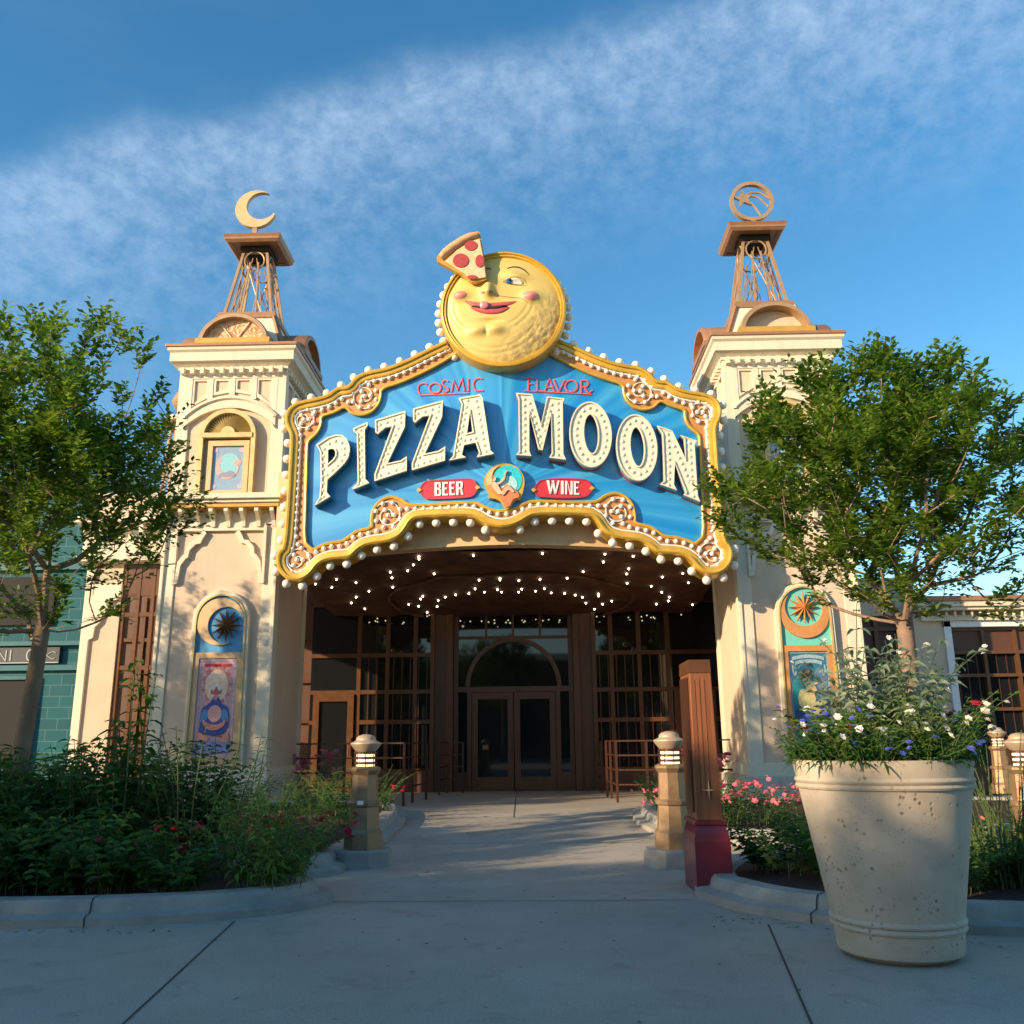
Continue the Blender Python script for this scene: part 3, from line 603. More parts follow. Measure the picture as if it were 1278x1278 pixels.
        for (ax_, az_, bx_, bz_, bu) in ((.06, .10, .37, .06, .10), (.06, .03, .34, -.13, .12), (.0, -.02, .17, -.33, .09)):
            pts = []
            for i in range(9):
                k = i/8; pts.append((sx_+ax_+(cx_+bx_-sx_-ax_)*k, fy, sz_+az_+(cz_+bz_-sz_-az_)*k+bu*math.sin(math.pi*k)))
            mk('star_tail', MB().tube(pts, .022, 6), 'tan', rg, smooth=True)
        mk('finial_stem', MB().box(cx_-.05, cx_+.05, fy-.04, fy+.04, 11.15, cz_-.40), 'tan', t_)
    # upper niche: shell arch, frame, small picture
    Yn = F+.065
    n_ = mk('upper_niche', MB().prism([[(X(.52), 5.50), (X(.52), 6.68)]+arc(cx, 6.68, .52, 0, 180, 24)+[(X(-.52), 5.50)], [(X(.44), 5.52), (X(-.44), 5.52), (X(-.44), 6.68)]+arc(cx, 6.68, .44, 180, 0, 24)], Yn-.13, Yn), 'dullgold', t_)
    q = MB()
    for i in range(23):
        a0, a1 = 180*i/23, 180*(i+1)/23; am_ = (a0+a1)/2; c0 = (cx, Yn-.08, 6.73)
        q.add([c0, (cx+.44*math.cos(R(a0)), Yn-.01, 6.73+.42*math.sin(R(a0))), (cx+.44*math.cos(R(am_)), Yn-.07, 6.73+.42*math.sin(R(am_))), (cx+.44*math.cos(R(a1)), Yn-.01, 6.73+.42*math.sin(R(a1)))], [(0, 1, 2), (0, 2, 3)])
    q.prism([arc(cx, 6.73, .13, 0, 180, 12)], Yn-.12, Yn)
    mk('shell', q, 'dullgold', n_)
    mk('niche_bar', MB().box(X(-.46), X(.46), Yn-.15, Yn, 6.64, 6.73), 'dullgold', n_)
    mk('picture_frame', MB().prism([[(X(-.36), 5.55), (X(.40), 5.55), (X(.40), 6.60), (X(-.36), 6.60)], [(X(-.27), 5.66), (X(-.27), 6.50), (X(.30), 6.50), (X(.30), 5.66)]], Yn-.07, Yn), 'paleFrame', n_)
    pic(X(-.27), X(.30), 5.66, 6.50, Yn-.03, n_, 'night' if left else 'night')
    # lower niche: long round-headed frame, star and crescent, tall poster
    Yl = F-.01; lc = (X(.12) if left else X(.06)); tl = mk('lower_niche', MB().prism([[(lc+.52, .86), (lc+.49, 3.30)]+arc(lc, 3.30, .49, 0, 180, 24, .52)+[(lc-.52, .86)], [(lc+.455, .92), (lc-.455, .92), (lc-.43, 3.28)]+arc(lc, 3.28, .43, 180, 0, 24, .46)], Yl-.08, Yl+.03), 'cream', t_, bevel=.012)
    mk('niche_lip', MB().prism([[(lc+.47, .90), (lc+.445, 3.28)]+arc(lc, 3.28, .445, 0, 180, 24, .475)+[(lc-.47, .90)], [(lc+.44, .92), (lc-.44, .92), (lc-.415, 3.28)]+arc(lc, 3.28, .415, 180, 0, 24, .445)], Yl-.10, Yl-.02), 'dullgold', tl)
    mk('niche_field', MB().prism([[(lc+.44, 2.74), (lc+.43, 3.28)]+arc(lc, 3.28, .43, 0, 180, 24, .46)+[(lc-.44, 2.74)]], Yl-.045, Yl-.02), 'skyblue' if left else 'aqua', tl)
    bd = mk('poster_surround', MB().prism([[(lc-.45, .92), (lc+.45, .92), (lc+.44, 2.74), (lc-.44, 2.74)], [(lc-.34, 1.00), (lc-.33, 2.64), (lc+.33, 2.64), (lc+.34, 1.00)]], Yl-.075, Yl-.02), 'paleFrame' if left else 'starorange', tl)
    pic(lc-.335, lc+.335, 1.00, 2.64, Yl-.05, tl, 'rose' if left else 'teal')
    Rc, rc_, dc, ang = (.41, .315, .115, -32) if left else (.41, .32, .115, 92)
    oc_ = (lc, 3.27); ic_ = (oc_[0]+dc*math.cos(R(ang)), oc_[1]+dc*math.sin(R(ang)))
    ca = math.degrees(math.acos(max(-1, min(1, (dc*dc+Rc*Rc-rc_*rc_)/(2*dc*Rc))))); cb = math.degrees(math.acos(max(-1, min(1, (Rc*Rc-dc*dc-rc_*rc_)/(2*dc*rc_)))))
    out_ = arc(oc_[0], oc_[1], Rc, ang+ca, ang+360-ca, 44); inn_ = arc(ic_[0], ic_[1], rc_, ang+360-cb, ang+cb, 44)
    mk('crescent', MB().prism([out_+inn_[1:-1]], Yl-.085, Yl-.04), 'paleFrame' if left else 'starorange', tl)
    scx, scz = ic_
    st = MB(); cpt = (scx, Yl-.16, scz)
    ring = [(scx+(.27 if i % 2 == 0 else .105)*math.cos(R(90+15*i)), scz+(.27 if i % 2 == 0 else .105)*math.sin(R(90+15*i))) for i in range(24)]
    for i in range(24):
        a, b = ring[i], ring[(i+1) % 24]; st.add([cpt, (a[0], Yl-.06 if i % 2 else Yl-.09, a[1]), (b[0], Yl-.09 if i % 2 else Yl-.06, b[1])], [(0, 1, 2)])
    st.prism([ring], Yl-.058, Yl-.04)
    mk('star', st, 'starbronze' if left else 'starorange', tl)
def disc(mb, cx, cz, r, y0, y1, n=24, rz=None): return mb.prism([arc(cx, cz, r, 0, 360-360/n, n-1, rz)], y0, y1)
PM = {}
def pm(n, c):
    if n not in PM: PM[n] = mat('print_'+n, c, .55, nscale=45, namt=.30)
    return PM[n]
def pic(x0, x1, z0, z1, y, par, kind):
    w, h = x1-x0, z1-z0; cx, cz = (x0+x1)/2, (z0+z1)/2; U = lambda u, v: (x0+u*w, z0+v*h)
    base = {'night': (.22, .34, .48), 'rose': (.62, .36, .36), 'teal': (.03, .16, .26)}[kind]
    p = mk('picture' if kind == 'night' else 'poster', MB().box(x0, x1, y, y+.02, z0, z1), pm(kind, base), par)
    e = .0028
    def sh(name, loops, col, lay=1): mk(name, MB().prism(loops, y-e*lay, y-e*(lay-1)-.0005), pm(*col), p)
    if kind == 'night':
        sh('print_sky', [arc(cx+.02, z0+.60*h, .20, 0, 355, 30)], ('paleaqua', (.22, .52, .60)))
        c0 = (cx-.01, z0+.53*h); sh('print_crescent', [[(c0[0]+.215*math.cos(R(a)), c0[1]+.23*math.sin(R(a))) for a in range(125, 385, 9)]+[(c0[0]+.04+.175*math.cos(R(a)), c0[1]+.04+.19*math.sin(R(a))) for a in range(370, 130, -9)]], ('rosemoon', (.72, .36, .34)), 2)
        q = MB(); disc(q, x0+.80*w, z0+.62*h, .068, y-e*2, y-e); mk('print_planet', q, pm('rosemoon', (.72, .36, .34)), p)
        for u, v in ((0.02, .03), (.98, .03), (.02, .97), (.98, .97)):
            q = MB(); X_, Z_ = U(u*.86+.07, v*.88+.06); disc(q, X_, Z_, .045, y-e*2, y-e); mk('print_corner', q, pm('mauve', (.50, .36, .50)), p)
        sh('print_cloud', [smooth([U(.2, .30), U(.3, .42), U(.45, .40), U(.6, .47), U(.8, .36), U(.7, .30), U(.2, .30)], 2)], ('greyblue', (.24, .25, .36)), 3)
    elif kind == 'rose':
        sh('print_border', [[U(.02, .01), U(.98, .01), U(.98, .99), U(.02, .99)], [U(.07, .03), U(.07, .97), U(.93, .97), U(.93, .03)]], ('lilac', (.55, .42, .55)), 2)
        ry = []
        for i in range(36): a = R(i*10); r_ = .24 if i % 2 == 0 else .17; ry.append((cx+min(1.0, r_/.24)*.285*math.cos(a)*(1 if i % 2 == 0 else .85), z0+.74*h+r_*1.45*math.sin(a)))
        sh('print_burst', [ry], ('rosered', (.68, .26, .22)), 1)
        q = MB(); disc(q, cx, z0+.72*h, .20, y-e*2, y-e, rz=.27); mk('print_glow', q, pm('peach', (.85, .60, .46)), p)
        q = MB(); disc(q, cx, z0+.66*h, .09, y-e*3, y-e*2, rz=.13); mk('print_glow', q, pm('palecream', (.85, .70, .55)), p)
        for i in range(22):
            a = R(i*16.4); u0 = cx+.24*math.cos(a); v0 = z0+.73*h+.31*math.sin(a); q = MB(); disc(q, u0, v0, .022, y-e*3, y-e*2, 8); mk('print_curl', q, pm('rosepale', (.80, .45, .40)) if i % 2 else pm('coralred', (.62, .16, .14)), p)
        sh('print_title', [[U(.16, .915), U(.84, .915), U(.84, .945), U(.16, .945)]], ('crimson', (.60, .03, .06)), 3)
        sh('print_robe', [smooth([U(.12, .25), U(.14, .50), U(.34, .53), U(.42, .60), U(.5, .64), U(.58, .60), U(.66, .53), U(.86, .50), U(.88, .25), U(.5, .20), U(.12, .25)], 2)], ('indigo', (.05, .08, .32)), 4)
        sh('print_wing', [smooth([U(.14, .34), U(.16, .46), U(.32, .49), U(.36, .38), U(.14, .34)], 1)], ('azure', (.08, .26, .55)), 5)
        sh('print_wing', [smooth([U(.86, .34), U(.84, .46), U(.68, .49), U(.64, .38), U(.86, .34)], 1)], ('azure', (.08, .26, .55)), 5)
        sh('print_crown', [[U(.38, .63), U(.36, .68), U(.43, .66), U(.5, .71), U(.57, .66), U(.64, .68), U(.62, .63)]], ('plum', (.45, .10, .12)), 6)
        q = MB(); disc(q, cx, z0+.60*h, .04, y-e*6.5, y-e*2, rz=.05); mk('print_head', q, pm('plumface', (.50, .26, .30)), p)
        q = MB(); disc(q, cx, z0+.435*h, .115, y-e*6, y-e*3, rz=.14); mk('print_medallion', q, pm('speckle', (.78, .42, .36)), p)
        for i in range(26):
            a = i*2.4; r_ = .10*math.sqrt((i+.5)/26); q = MB(); disc(q, cx+r_*math.cos(a)*.95, z0+.435*h+r_*1.12*math.sin(a), .010, y-e*7, y-e*5.5, 8); mk('print_spot', q, pm('rosered', (.62, .22, .20)), p)
        c0 = (cx, z0+.37*h); sh('print_crescent', [[(c0[0]+.20*math.cos(R(a)), c0[1]+.17*math.sin(R(a))) for a in range(180, 361, 9)]+[(c0[0]+.17*math.cos(R(a)), c0[1]+.03+.11*math.sin(R(a))) for a in range(355, 184, -9)]], ('salmon', (.78, .30, .22)), 8)
        sh('print_water', [[U(.09, .04), U(.91, .04), U(.91, .15), U(.75, .18), U(.6, .145), U(.45, .17), U(.3, .145), U(.2, .18), U(.09, .15)]], ('periwinkle', (.26, .28, .55)), 5)
        sh('print_bank', [smooth([U(.09, .15), U(.12, .26), U(.25, .22), U(.4, .19), U(.3, .15), U(.09, .15)], 1)], ('salmon', (.78, .30, .22)), 6)
        sh('print_bank', [smooth([U(.91, .15), U(.88, .26), U(.75, .22), U(.6, .19), U(.7, .15), U(.91, .15)], 1)], ('salmon', (.78, .30, .22)), 6)
    else:
        sh('print_border', [[U(.01, .01), U(.99, .01), U(.99, .99), U(.01, .99)], [U(.05, .02), U(.05, .98), U(.95, .98), U(.95, .02)]], ('slateblue', (.24, .34, .38)), 2)
        for v0 in (.87, .92):
            sh('print_ribbon', [[U(.10+(.92-v0)*1.2, v0-.012), U(.30, v0+.006), U(.5, v0+.012), U(.7, v0+.006), U(.90-(.92-v0)*1.2, v0-.012), U(.90-(.92-v0)*1.2, v0+.022), U(.7, v0+.042), U(.5, v0+.048), U(.3, v0+.042), U(.10+(.92-v0)*1.2, v0+.022)]], ('ribbon', (.30, .42, .48)), 2+(v0 < .9))
        for sx in (0, 1):
            f_ = lambda u: (1-u) if sx else u
            sh('print_scroll', [smooth([U(f_(.09), .86), U(f_(.08), .78), U(f_(.16), .74), U(f_(.20), .79), U(f_(.15), .80), U(f_(.14), .77), U(f_(.11), .80), U(f_(.13), .86), U(f_(.09), .86)], 1)], ('ribbon', (.30, .42, .48)), 2)
        sh('print_haze', [smooth([U(.06, .45), U(.06, .70), U(.3, .76), U(.45, .60), U(.35, .45), U(.06, .45)], 2)], ('seagreen', (.02, .22, .26)), 1)
        sh('print_sky', [smooth([U(.94, .52), U(.94, .82), U(.62, .84), U(.6, .6), U(.75, .52), U(.94, .52)], 2)], ('dusk', (.10, .20, .36)), 1)
        sh('print_hair', [smooth([U(.28, .72), U(.34, .82), U(.50, .83), U(.58, .76), U(.50, .72), U(.40, .70), U(.28, .72)], 2)], ('umber', (.10, .05, .03)), 2)
        q = MB(); X_, Z_ = U(.44, .70); disc(q, X_, Z_, .032, y-e*3, y-e*2, rz=.05); mk('print_head', q, pm('wheat', (.55, .42, .20)), p)
        sh('print_body', [smooth([U(.40, .66), U(.50, .66), U(.62, .68), U(.66, .60), U(.60, .50), U(.52, .42), U(.42, .50), U(.38, .60), U(.40, .66)], 2)], ('wheat', (.55, .42, .20)), 2)
        sh('print_skirt', [smooth([U(.16, .52), U(.24, .62), U(.38, .62), U(.46, .54), U(.56, .48), U(.86, .52), U(.92, .42), U(.70, .34), U(.40, .40), U(.20, .44), U(.16, .52)], 2)], ('straw', (.50, .46, .22)), 3)
        sh('print_water', [smooth([U(.06, .30), U(.06, .42), U(.3, .40), U(.5, .36), U(.94, .38), U(.94, .28), U(.5, .26), U(.06, .30)], 2)], ('deepblue', (.02, .05, .16)), 2)
        for i in range(16):
            u0 = .12+.76*((i*37) % 17)/17; v0 = .06+.21*((i*23) % 13)/13; sh('print_foam', [smooth([U(u0, v0), U(u0+.10, v0+.02), U(u0+.12, v0), U(u0+.05, v0-.012), U(u0, v0)], 1)], ('foam', (.32, .42, .42)), 3)
tower(-1); tower(1)
# ------------------------------------------------------------------ marquee sign (a shallow V: the middle seam stands forward)
SY, SK = 14.76, .085
sign = root('marquee_sign', (0, 15.0, 4.0), 'blue marquee sign with gold scrolled border, bulb letters and a winking moon face on top', 'sign')
def sp(px, py):                       # photo pixel -> (x, z) on the V-shaped sign plane
    Y = SY
    for _ in range(6): p = at(px, py, Y); Y = SY+SK*abs(p.x)
    return (p.x, p.z)
def c5(l): return [sp(620+x/3.994, 420+y/3.994) for x, y in l]
def bend(mb): return mb.map(lambda v: (v.x, v.y+SK*abs(v.x), v.z))
OB = smooth(c5([(300, 22), (395, 62), (450, 88), (520, 118), (600, 145), (690, 158), (735, 172), (768, 195), (795, 232), (838, 228), (868, 245), (900, 268), (960, 282), (1020, 290), (1070, 305), (1105, 335), (1122, 385), (1112, 430), (1092, 468), (1095, 520), (1115, 800), (1135, 1020), (1160, 1040), (1175, 1080), (1170, 1130), (1145, 1170), (1110, 1195), (1065, 1205), (1020, 1192), (985, 1165), (955, 1125), (920, 1105), (870, 1098), (790, 1095), (765, 1070), (735, 1045), (690, 1030), (620, 1025), (570, 1012), (530, 990), (503, 955), (482, 920), (450, 905), (300, 903), (190, 905), (160, 918), (120, 945), (75, 962), (41, 968)]), 1)
IB = smooth(c5([(240, 82), (340, 138), (450, 188), (540, 222), (628, 245), (628, 285), (645, 330), (685, 365), (740, 375), (785, 360), (812, 325), (845, 345), (885, 360), (935, 372), (932, 410), (950, 450), (980, 478), (1003, 492), (1008, 560), (1018, 800), (1027, 1000), (1000, 1022), (985, 1038), (950, 1020), (900, 1003), (838, 1000), (800, 975), (760, 948), (685, 935), (690, 900), (680, 850), (655, 812), (610, 785), (570, 785), (530, 800), (500, 828), (400, 830), (250, 825), (155, 825), (120, 848), (75, 868), (41, 872)]), 1)
OB[-1] = (0, OB[-1][1]); IB[-1] = (0, IB[-1][1])
topz = OB[0][1]+ (OB[0][1]-OB[1][1])/(OB[1][0]-OB[0][0])*OB[0][0]
full_o = [(0, topz-.05)]+OB
def half(name, mb, m, par=sign, both=True, **k):
    import copy
    a = copy.deepcopy(mb); r = [mk(name, bend(a), m, par, **k)]
    if both: b = copy.deepcopy(mb).mirror(); r.append(mk(name, bend(b), m, par, **k))
    return r
# carcass, blue boards, tan bulb channel
half('carcass', MB().prism([offset(full_o, -.03)[1:-1] and [(0, full_o[0][1]-.06)]+[(x, z) for x, z in offset(full_o, -.05)[1:-1]]+[(0, full_o[-1][1]+.05)]], SY+.03, SY+.36), 'bronze')
half('blue_board', MB().prism([[(0, full_o[0][1]-.3)]+offset(IB, .03)[1:-1]+[(0, IB[-1][1]-.03)]], SY-.01, SY+.028), 'board')
half('bulb_channel', MB().prism([[(0, full_o[0][1]-.08)]+offset(full_o, -.06)[1:-1]+[(0, full_o[-1][1]+.05)]+[(0, IB[-1][1])]+IB[::-1][1:]+[(0, IB[0][1]+.12)]], SY-.055, SY+.02), 'orange')
rimprof = [(-.01, SY+.35), (-.01, SY-.10), (-.02, SY-.16), (-.05, SY-.185), (-.08, SY-.175), (-.088, SY-.14), (-.13, SY-.14), (-.155, SY-.13), (-.165, SY-.10), (-.165, SY-.04)]
OBx = [tuple(v) for v in resample(OB, .06)]; IBx = [tuple(v) for v in resample(IB, .06)]
half('gold_rim', MB().sweep(OBx, rimprof), 'gold', smooth=True, fix=False)
half('inner_lip', MB().sweep(IBx, [(-.015, SY-.02), (-.015, SY-.085), (.0, SY-.095), (.03, SY-.085), (.035, SY-.05)]), 'gold', smooth=True)
half('white_tubing', MB().sweep(OBx, [(-.166, SY-.05), (-.168, SY-.10), (-.19, SY-.105), (-.205, SY-.05)]), 'white', smooth=True)
# scroll discs
DISC = [((712, 280), 72, 1, 200), ((1022, 385), 62, 1, 60), ((1068, 1088), 70, -1, 250), ((602, 878), 72, 1, 40)]
bulb_me = MB().ball((0, 0, 0), .041, 10, 6); me_b = bpy.data.meshes.new('bulb')
me_b.from_pydata(bulb_me.v, [], bulb_me.f); me_b.shade_smooth(); me_b.materials.append(M['globe'])
gl = MB().ball((0, 0, 0), .074, 14, 9).lathe([(.035, 0), (.04, 0)], n=10); me_g = bpy.data.meshes.new('globe'); me_g.from_pydata(gl.v, [], gl.f); me_g.shade_smooth(); me_g.materials.append(M['globe'])
cands = []
def put(me, name, x, y, z, par=sign):
    o = link(name, me, par); g = org(par); o.location = (x-g.x, y-g.y, z-g.z); return o
for (cx_, cz_), r_, dr, st in DISC:
    c = c5([(cx_, cz_)])[0]; rr = r_/3.994*.01395
    sc_ = []
    for i in range(40):
        k = i/39; a = R(st+dr*k*560); q = rr*(1.0-.82*k); sc_.append((c[0]+q*math.cos(a), SY-.075, c[1]+q*math.sin(a)))
    half('scroll', MB().tube(sc_, .010, 6), 'white', smooth=True)
    for i, (q, a0, n) in enumerate(((.0, 0, 1), (.88, 0, 8))):
        for k in range(n):
            a = R(a0+360*k/max(1, n)+20); x, z = c[0]+rr*q*math.cos(a), c[1]+rr*q*math.sin(a); cands.append((x, z)); 
    for k in range(3):
        a = R(60+120*k); cands.append((c[0]+rr*.42*math.cos(a), c[1]+rr*.42*math.sin(a)))
ch = resample([((a[0]+b[0])/2, (a[1]+b[1])/2) for a, b in ()] or c5([(300, 66), (340, 95), (400, 120), (470, 155), (560, 188), (640, 205), (700, 208)]), .142)
ch += resample(c5([(795, 308), (830, 288), (870, 320), (920, 338), (965, 350)]), .142)
ch += resample(c5([(1040, 465), (1048, 560), (1062, 800), (1072, 960), (1060, 1010)]), .142)
ch += resample(c5([(1005, 1072), (960, 1045), (900, 1025), (825, 1025), (770, 975), (700, 965), (660, 955)]), .142)
ch += resample(c5([(505, 850), (400, 852), (300, 850), (190, 842), (150, 855), (105, 880), (60, 888), (50, 890)]), .142)
nb = 0; rest = MB()
for x, z in [tuple(v) for v in ch]+cands:
    for sx in (1, -1):
        y = SY-.062+SK*abs(x)
        if nb < 100: put(me_b, 'border_bulb', sx*x, y-.02, z); nb += 1
        else: rest.ball((sx*x, y-.02, z), .041, 8, 5)
if rest.v: mk('border_bulbs', rest, 'globe', sign, smooth=True, kind='stuff')
# globes round the rim
ng = 0
go = resample(offset(OBx, .055), .285)
for p in go[1:-1]:
    for sx in (1, -1):
        if ng >= 100: continue
        put(me_g, 'rim_globe', sx*p.x, SY-.02+SK*abs(p.x), p.y); ng += 1
# raised letters: ivory face, coloured returns, little bulbs
def cA(l): return [sp(385+x/5.112, 480+y/5.112) for x, y in l]
def cB(l): return [sp(635+x/5.112, 480+y/5.112) for x, y in l]
def ell(cx, cy, rx, ry, tilt=0, n=30): return [(cx+rx*math.cos(2*math.pi*i/n)*math.cos(tilt)-ry*math.sin(2*math.pi*i/n)*math.sin(tilt), cy+rx*math.cos(2*math.pi*i/n)*math.sin(tilt)+ry*math.sin(2*math.pi*i/n)*math.cos(tilt)) for i in range(n)]
def sm(l, it=1): return smooth(l+[l[0]], it)[:-1]
LET = [
 ('P', cA, [[(72, 414), (100, 396), (140, 368), (190, 350), (235, 352), (262, 375), (280, 415), (282, 450), (274, 490), (250, 528), (215, 565), (180, 598), (142, 632), (137, 712), (160, 738), (60, 796), (92, 745), (100, 640), (96, 460)], [(138, 440), (165, 430), (188, 434), (200, 455), (198, 485), (180, 512), (138, 548)]],
  [[(118, 440), (112, 520), (112, 600), (112, 680), (112, 740)], [(150, 405), (190, 388), (232, 400), (248, 440), (240, 490), (205, 540), (160, 580), (135, 600)]]),
 ('I', cA, [[(302, 312), (392, 270), (396, 288), (376, 320), (380, 628), (405, 652), (302, 694), (300, 684), (332, 655), (326, 345), (306, 328)]], [[(348, 320), (352, 420), (354, 520), (356, 655)]]),
 ('Z', cA, [[(440, 258), (632, 200), (628, 300), (518, 530), (602, 512), (640, 486), (640, 576), (437, 642), (437, 600), (548, 297), (505, 305), (458, 345), (442, 335)]], [[(468, 285), (520, 268), (570, 250), (600, 238)], [(600, 270), (560, 360), (520, 450), (485, 550)], [(470, 605), (520, 590), (570, 572), (615, 555)]]),
 ('Z', cA, [[(680, 186), (868, 135), (862, 238), (754, 470), (838, 452), (882, 424), (880, 512), (672, 574), (672, 530), (784, 229), (738, 236), (692, 274), (680, 262)]], [[(706, 216), (760, 200), (810, 185), (838, 172)], [(836, 200), (796, 290), (756, 390), (716, 490)], [(706, 540), (760, 520), (810, 508), (855, 490)]]),
 ('A', cA, [[(965, 120), (1100, 97), (1116, 118), (1166, 450), (1188, 470), (1080, 492), (1094, 465), (1072, 400), (1000, 416), (986, 478), (1012, 492), (905, 512), (930, 485), (984, 160)], [(1038, 188), (1062, 338), (1008, 352)]], [[(1020, 135), (1004, 210), (990, 290), (975, 370), (958, 450)], [(1075, 135), (1090, 220), (1108, 310), (1122, 400), (1134, 455)], [(1000, 385), (1035, 378), (1070, 370)]]),
 ('M', cB, [[(48, 88), (150, 95), (205, 285), (242, 110), (352, 122), (342, 155), (346, 470), (362, 508), (255, 495), (272, 465), (268, 228), (215, 448), (190, 444), (132, 215), (132, 455), (145, 485), (48, 478), (66, 455), (62, 125)]], [[(98, 125), (98, 200), (98, 280), (98, 360), (98, 450)], [(130, 150), (155, 230), (180, 310), (202, 400)], [(225, 320), (245, 240), (268, 160)], [(308, 150), (308, 240), (308, 330), (308, 420), (308, 475)]]),
 ('O', cB, [ell(516, 349, 134, 207, -.06), ell(520, 345, 52, 130, -.06)[::-1]], [ell(518, 347, 94, 168, -.06)]),
 ('O', cB, [ell(806, 431, 130, 210, -.08), ell(810, 426, 50, 130, -.08)[::-1]], [ell(808, 428, 92, 170, -.08)]),
 ('N', cB, [[(935, 292), (1030, 326), (1112, 500), (1104, 375), (1080, 352), (1185, 388), (1170, 412), (1190, 735), (1206, 772), (1098, 728), (1114, 712), (1046, 530), (1040, 662), (1058, 700), (950, 662), (978, 640), (966, 345), (950, 320)]], [[(1000, 345), (1004, 430), (1008, 520), (1008, 600), (1006, 665)], [(1040, 420), (1070, 490), (1102, 560), (1132, 640)], [(1138, 400), (1142, 480), (1146, 570), (1152, 660), (1160, 735)]]),
]
nlb = 0
me_l = bpy.data.meshes.new('letter_bulb'); q = MB().ball((0, 0, 0), .037, 8, 5); me_l.from_pydata(q.v, [], q.f); me_l.shade_smooth(); me_l.materials.append(M['ivorybulb'])
for ch_, fn, loops, strokes in LET[5:]+LET[:5]:
    right = fn is cB
    L_ = [clean(fn(l)) for l in loops]
    if ch_ in 'PO': L_ = [sm(l) if ch_ == 'O' else l for l in L_]
    lt = mk('letter', bend(MB().prism(L_, SY-.235, SY-.205)), 'ivory', sign, label='raised ivory letter '+ch_+' studded with bulbs')
    mk('letter_side', bend(MB().prism(L_, SY-.2045, SY-.12)), 'cyan' if right else 'shadedside', lt)  # left word's sides and backs coloured dark to stand for shade
    mk('letter_back', bend(MB().prism(L_, SY-.1195, SY-.012)), 'crimson' if right else 'shadedside', lt)
    rm = MB()
    for l in L_:
        ar = sum(l[i-1][0]*l[i][1]-l[i][0]*l[i-1][1] for i in range(len(l)))
        rm.sweep(l, [(0, SY-.22), (0, SY-.262), (.022 if ar > 0 else -.022, SY-.262), (.026 if ar > 0 else -.026, SY-.236)], closed=True)
    if L_ and len(L_) > 1: pass
    mk('letter_rim', bend(rm), 'ivory', lt, fix=True)
    lb = MB(); pts = []
    for st in strokes: pts += resample(fn(st), .118, closed=(ch_ == 'O'))
    for p in pts:
        y = SY-.224+SK*abs(p.x)
        if nlb < 100: put(me_l, 'letter_bulb', p.x, y, p.y, lt); nlb += 1
        else: lb.ball((p.x, y, p.y), .037, 8, 5)
    if lb.v: mk('letter_bulbs', lb, 'ivorybulb', lt, smooth=True, kind='stuff')
# thin coral lettering COSMIC / FLAVOR: strokes as slim bars (crop c3: origin 500,450 scale 4.915)
def c3(l): return [sp(500+x/4.915, 450+y/4.915) for x, y in l]
def earc(cx, cy, rx, ry, a0, a1, n=14): return [(cx+rx*math.cos(R(a0+(a1-a0)*i/n)), cy+ry*math.sin(R(a0+(a1-a0)*i/n))) for i in range(n+1)]
COS = [('C', [earc(142, 178, 36, 36, -55, -180)+[(108, 192), (118, 210), (130, 218)]]), ('O', [earc(212, 172, 36, 30, 0, 360)]), ('S', [[(292, 132), (275, 124), (258, 132), (256, 148), (272, 160), (290, 172), (292, 188), (275, 198), (256, 190)]]),
       ('M', [[(312, 196), (326, 128), (350, 182), (378, 116), (392, 190)]]), ('I', [[(416, 112), (416, 192)]]), ('C', [earc(482, 152, 36, 40, -60, -180)+[(450, 170), (465, 190), (506, 188)]]), ('rule', [[(122, 216), (260, 210), (400, 204), (418, 203)]])]
FLA = [('F', [[(782, 108), (782, 190)], [(762, 112), (818, 108)], [(782, 148), (806, 146)]]), ('L', [[(838, 112), (838, 192), (872, 190)]]), ('A', [[(884, 192), (912, 112), (944, 198)], [(893, 166), (934, 170)]]), ('V', [[(938, 118), (970, 196), (1004, 122)]]), ('O', [earc(1046, 160, 38, 36, 0, 360)]),
       ('R', [[(1106, 124), (1106, 204)], [(1106, 126), (1140, 126), (1152, 144), (1140, 164), (1108, 166)], [(1126, 166), (1150, 206), (1176, 184)]]), ('rule', [[(756, 190), (900, 196), (1040, 204), (1170, 210)]])]
for word in (COS, FLA):
    for nm, sts in word:
        q = MB()
        for s_ in sts:
            l = c3(s_); w_ = .012 if nm != 'rule' else .008
            q.sweep(l, [(-w_, SY-.012), (-w_, SY-.03), (w_, SY-.03), (w_, SY-.012)])
        mk('coral_letter' if nm != 'rule' else 'coral_rule', bend(q), 'coral', sign, fix=True, **({'label': 'thin coral letter '+nm} if nm != 'rule' else {}))
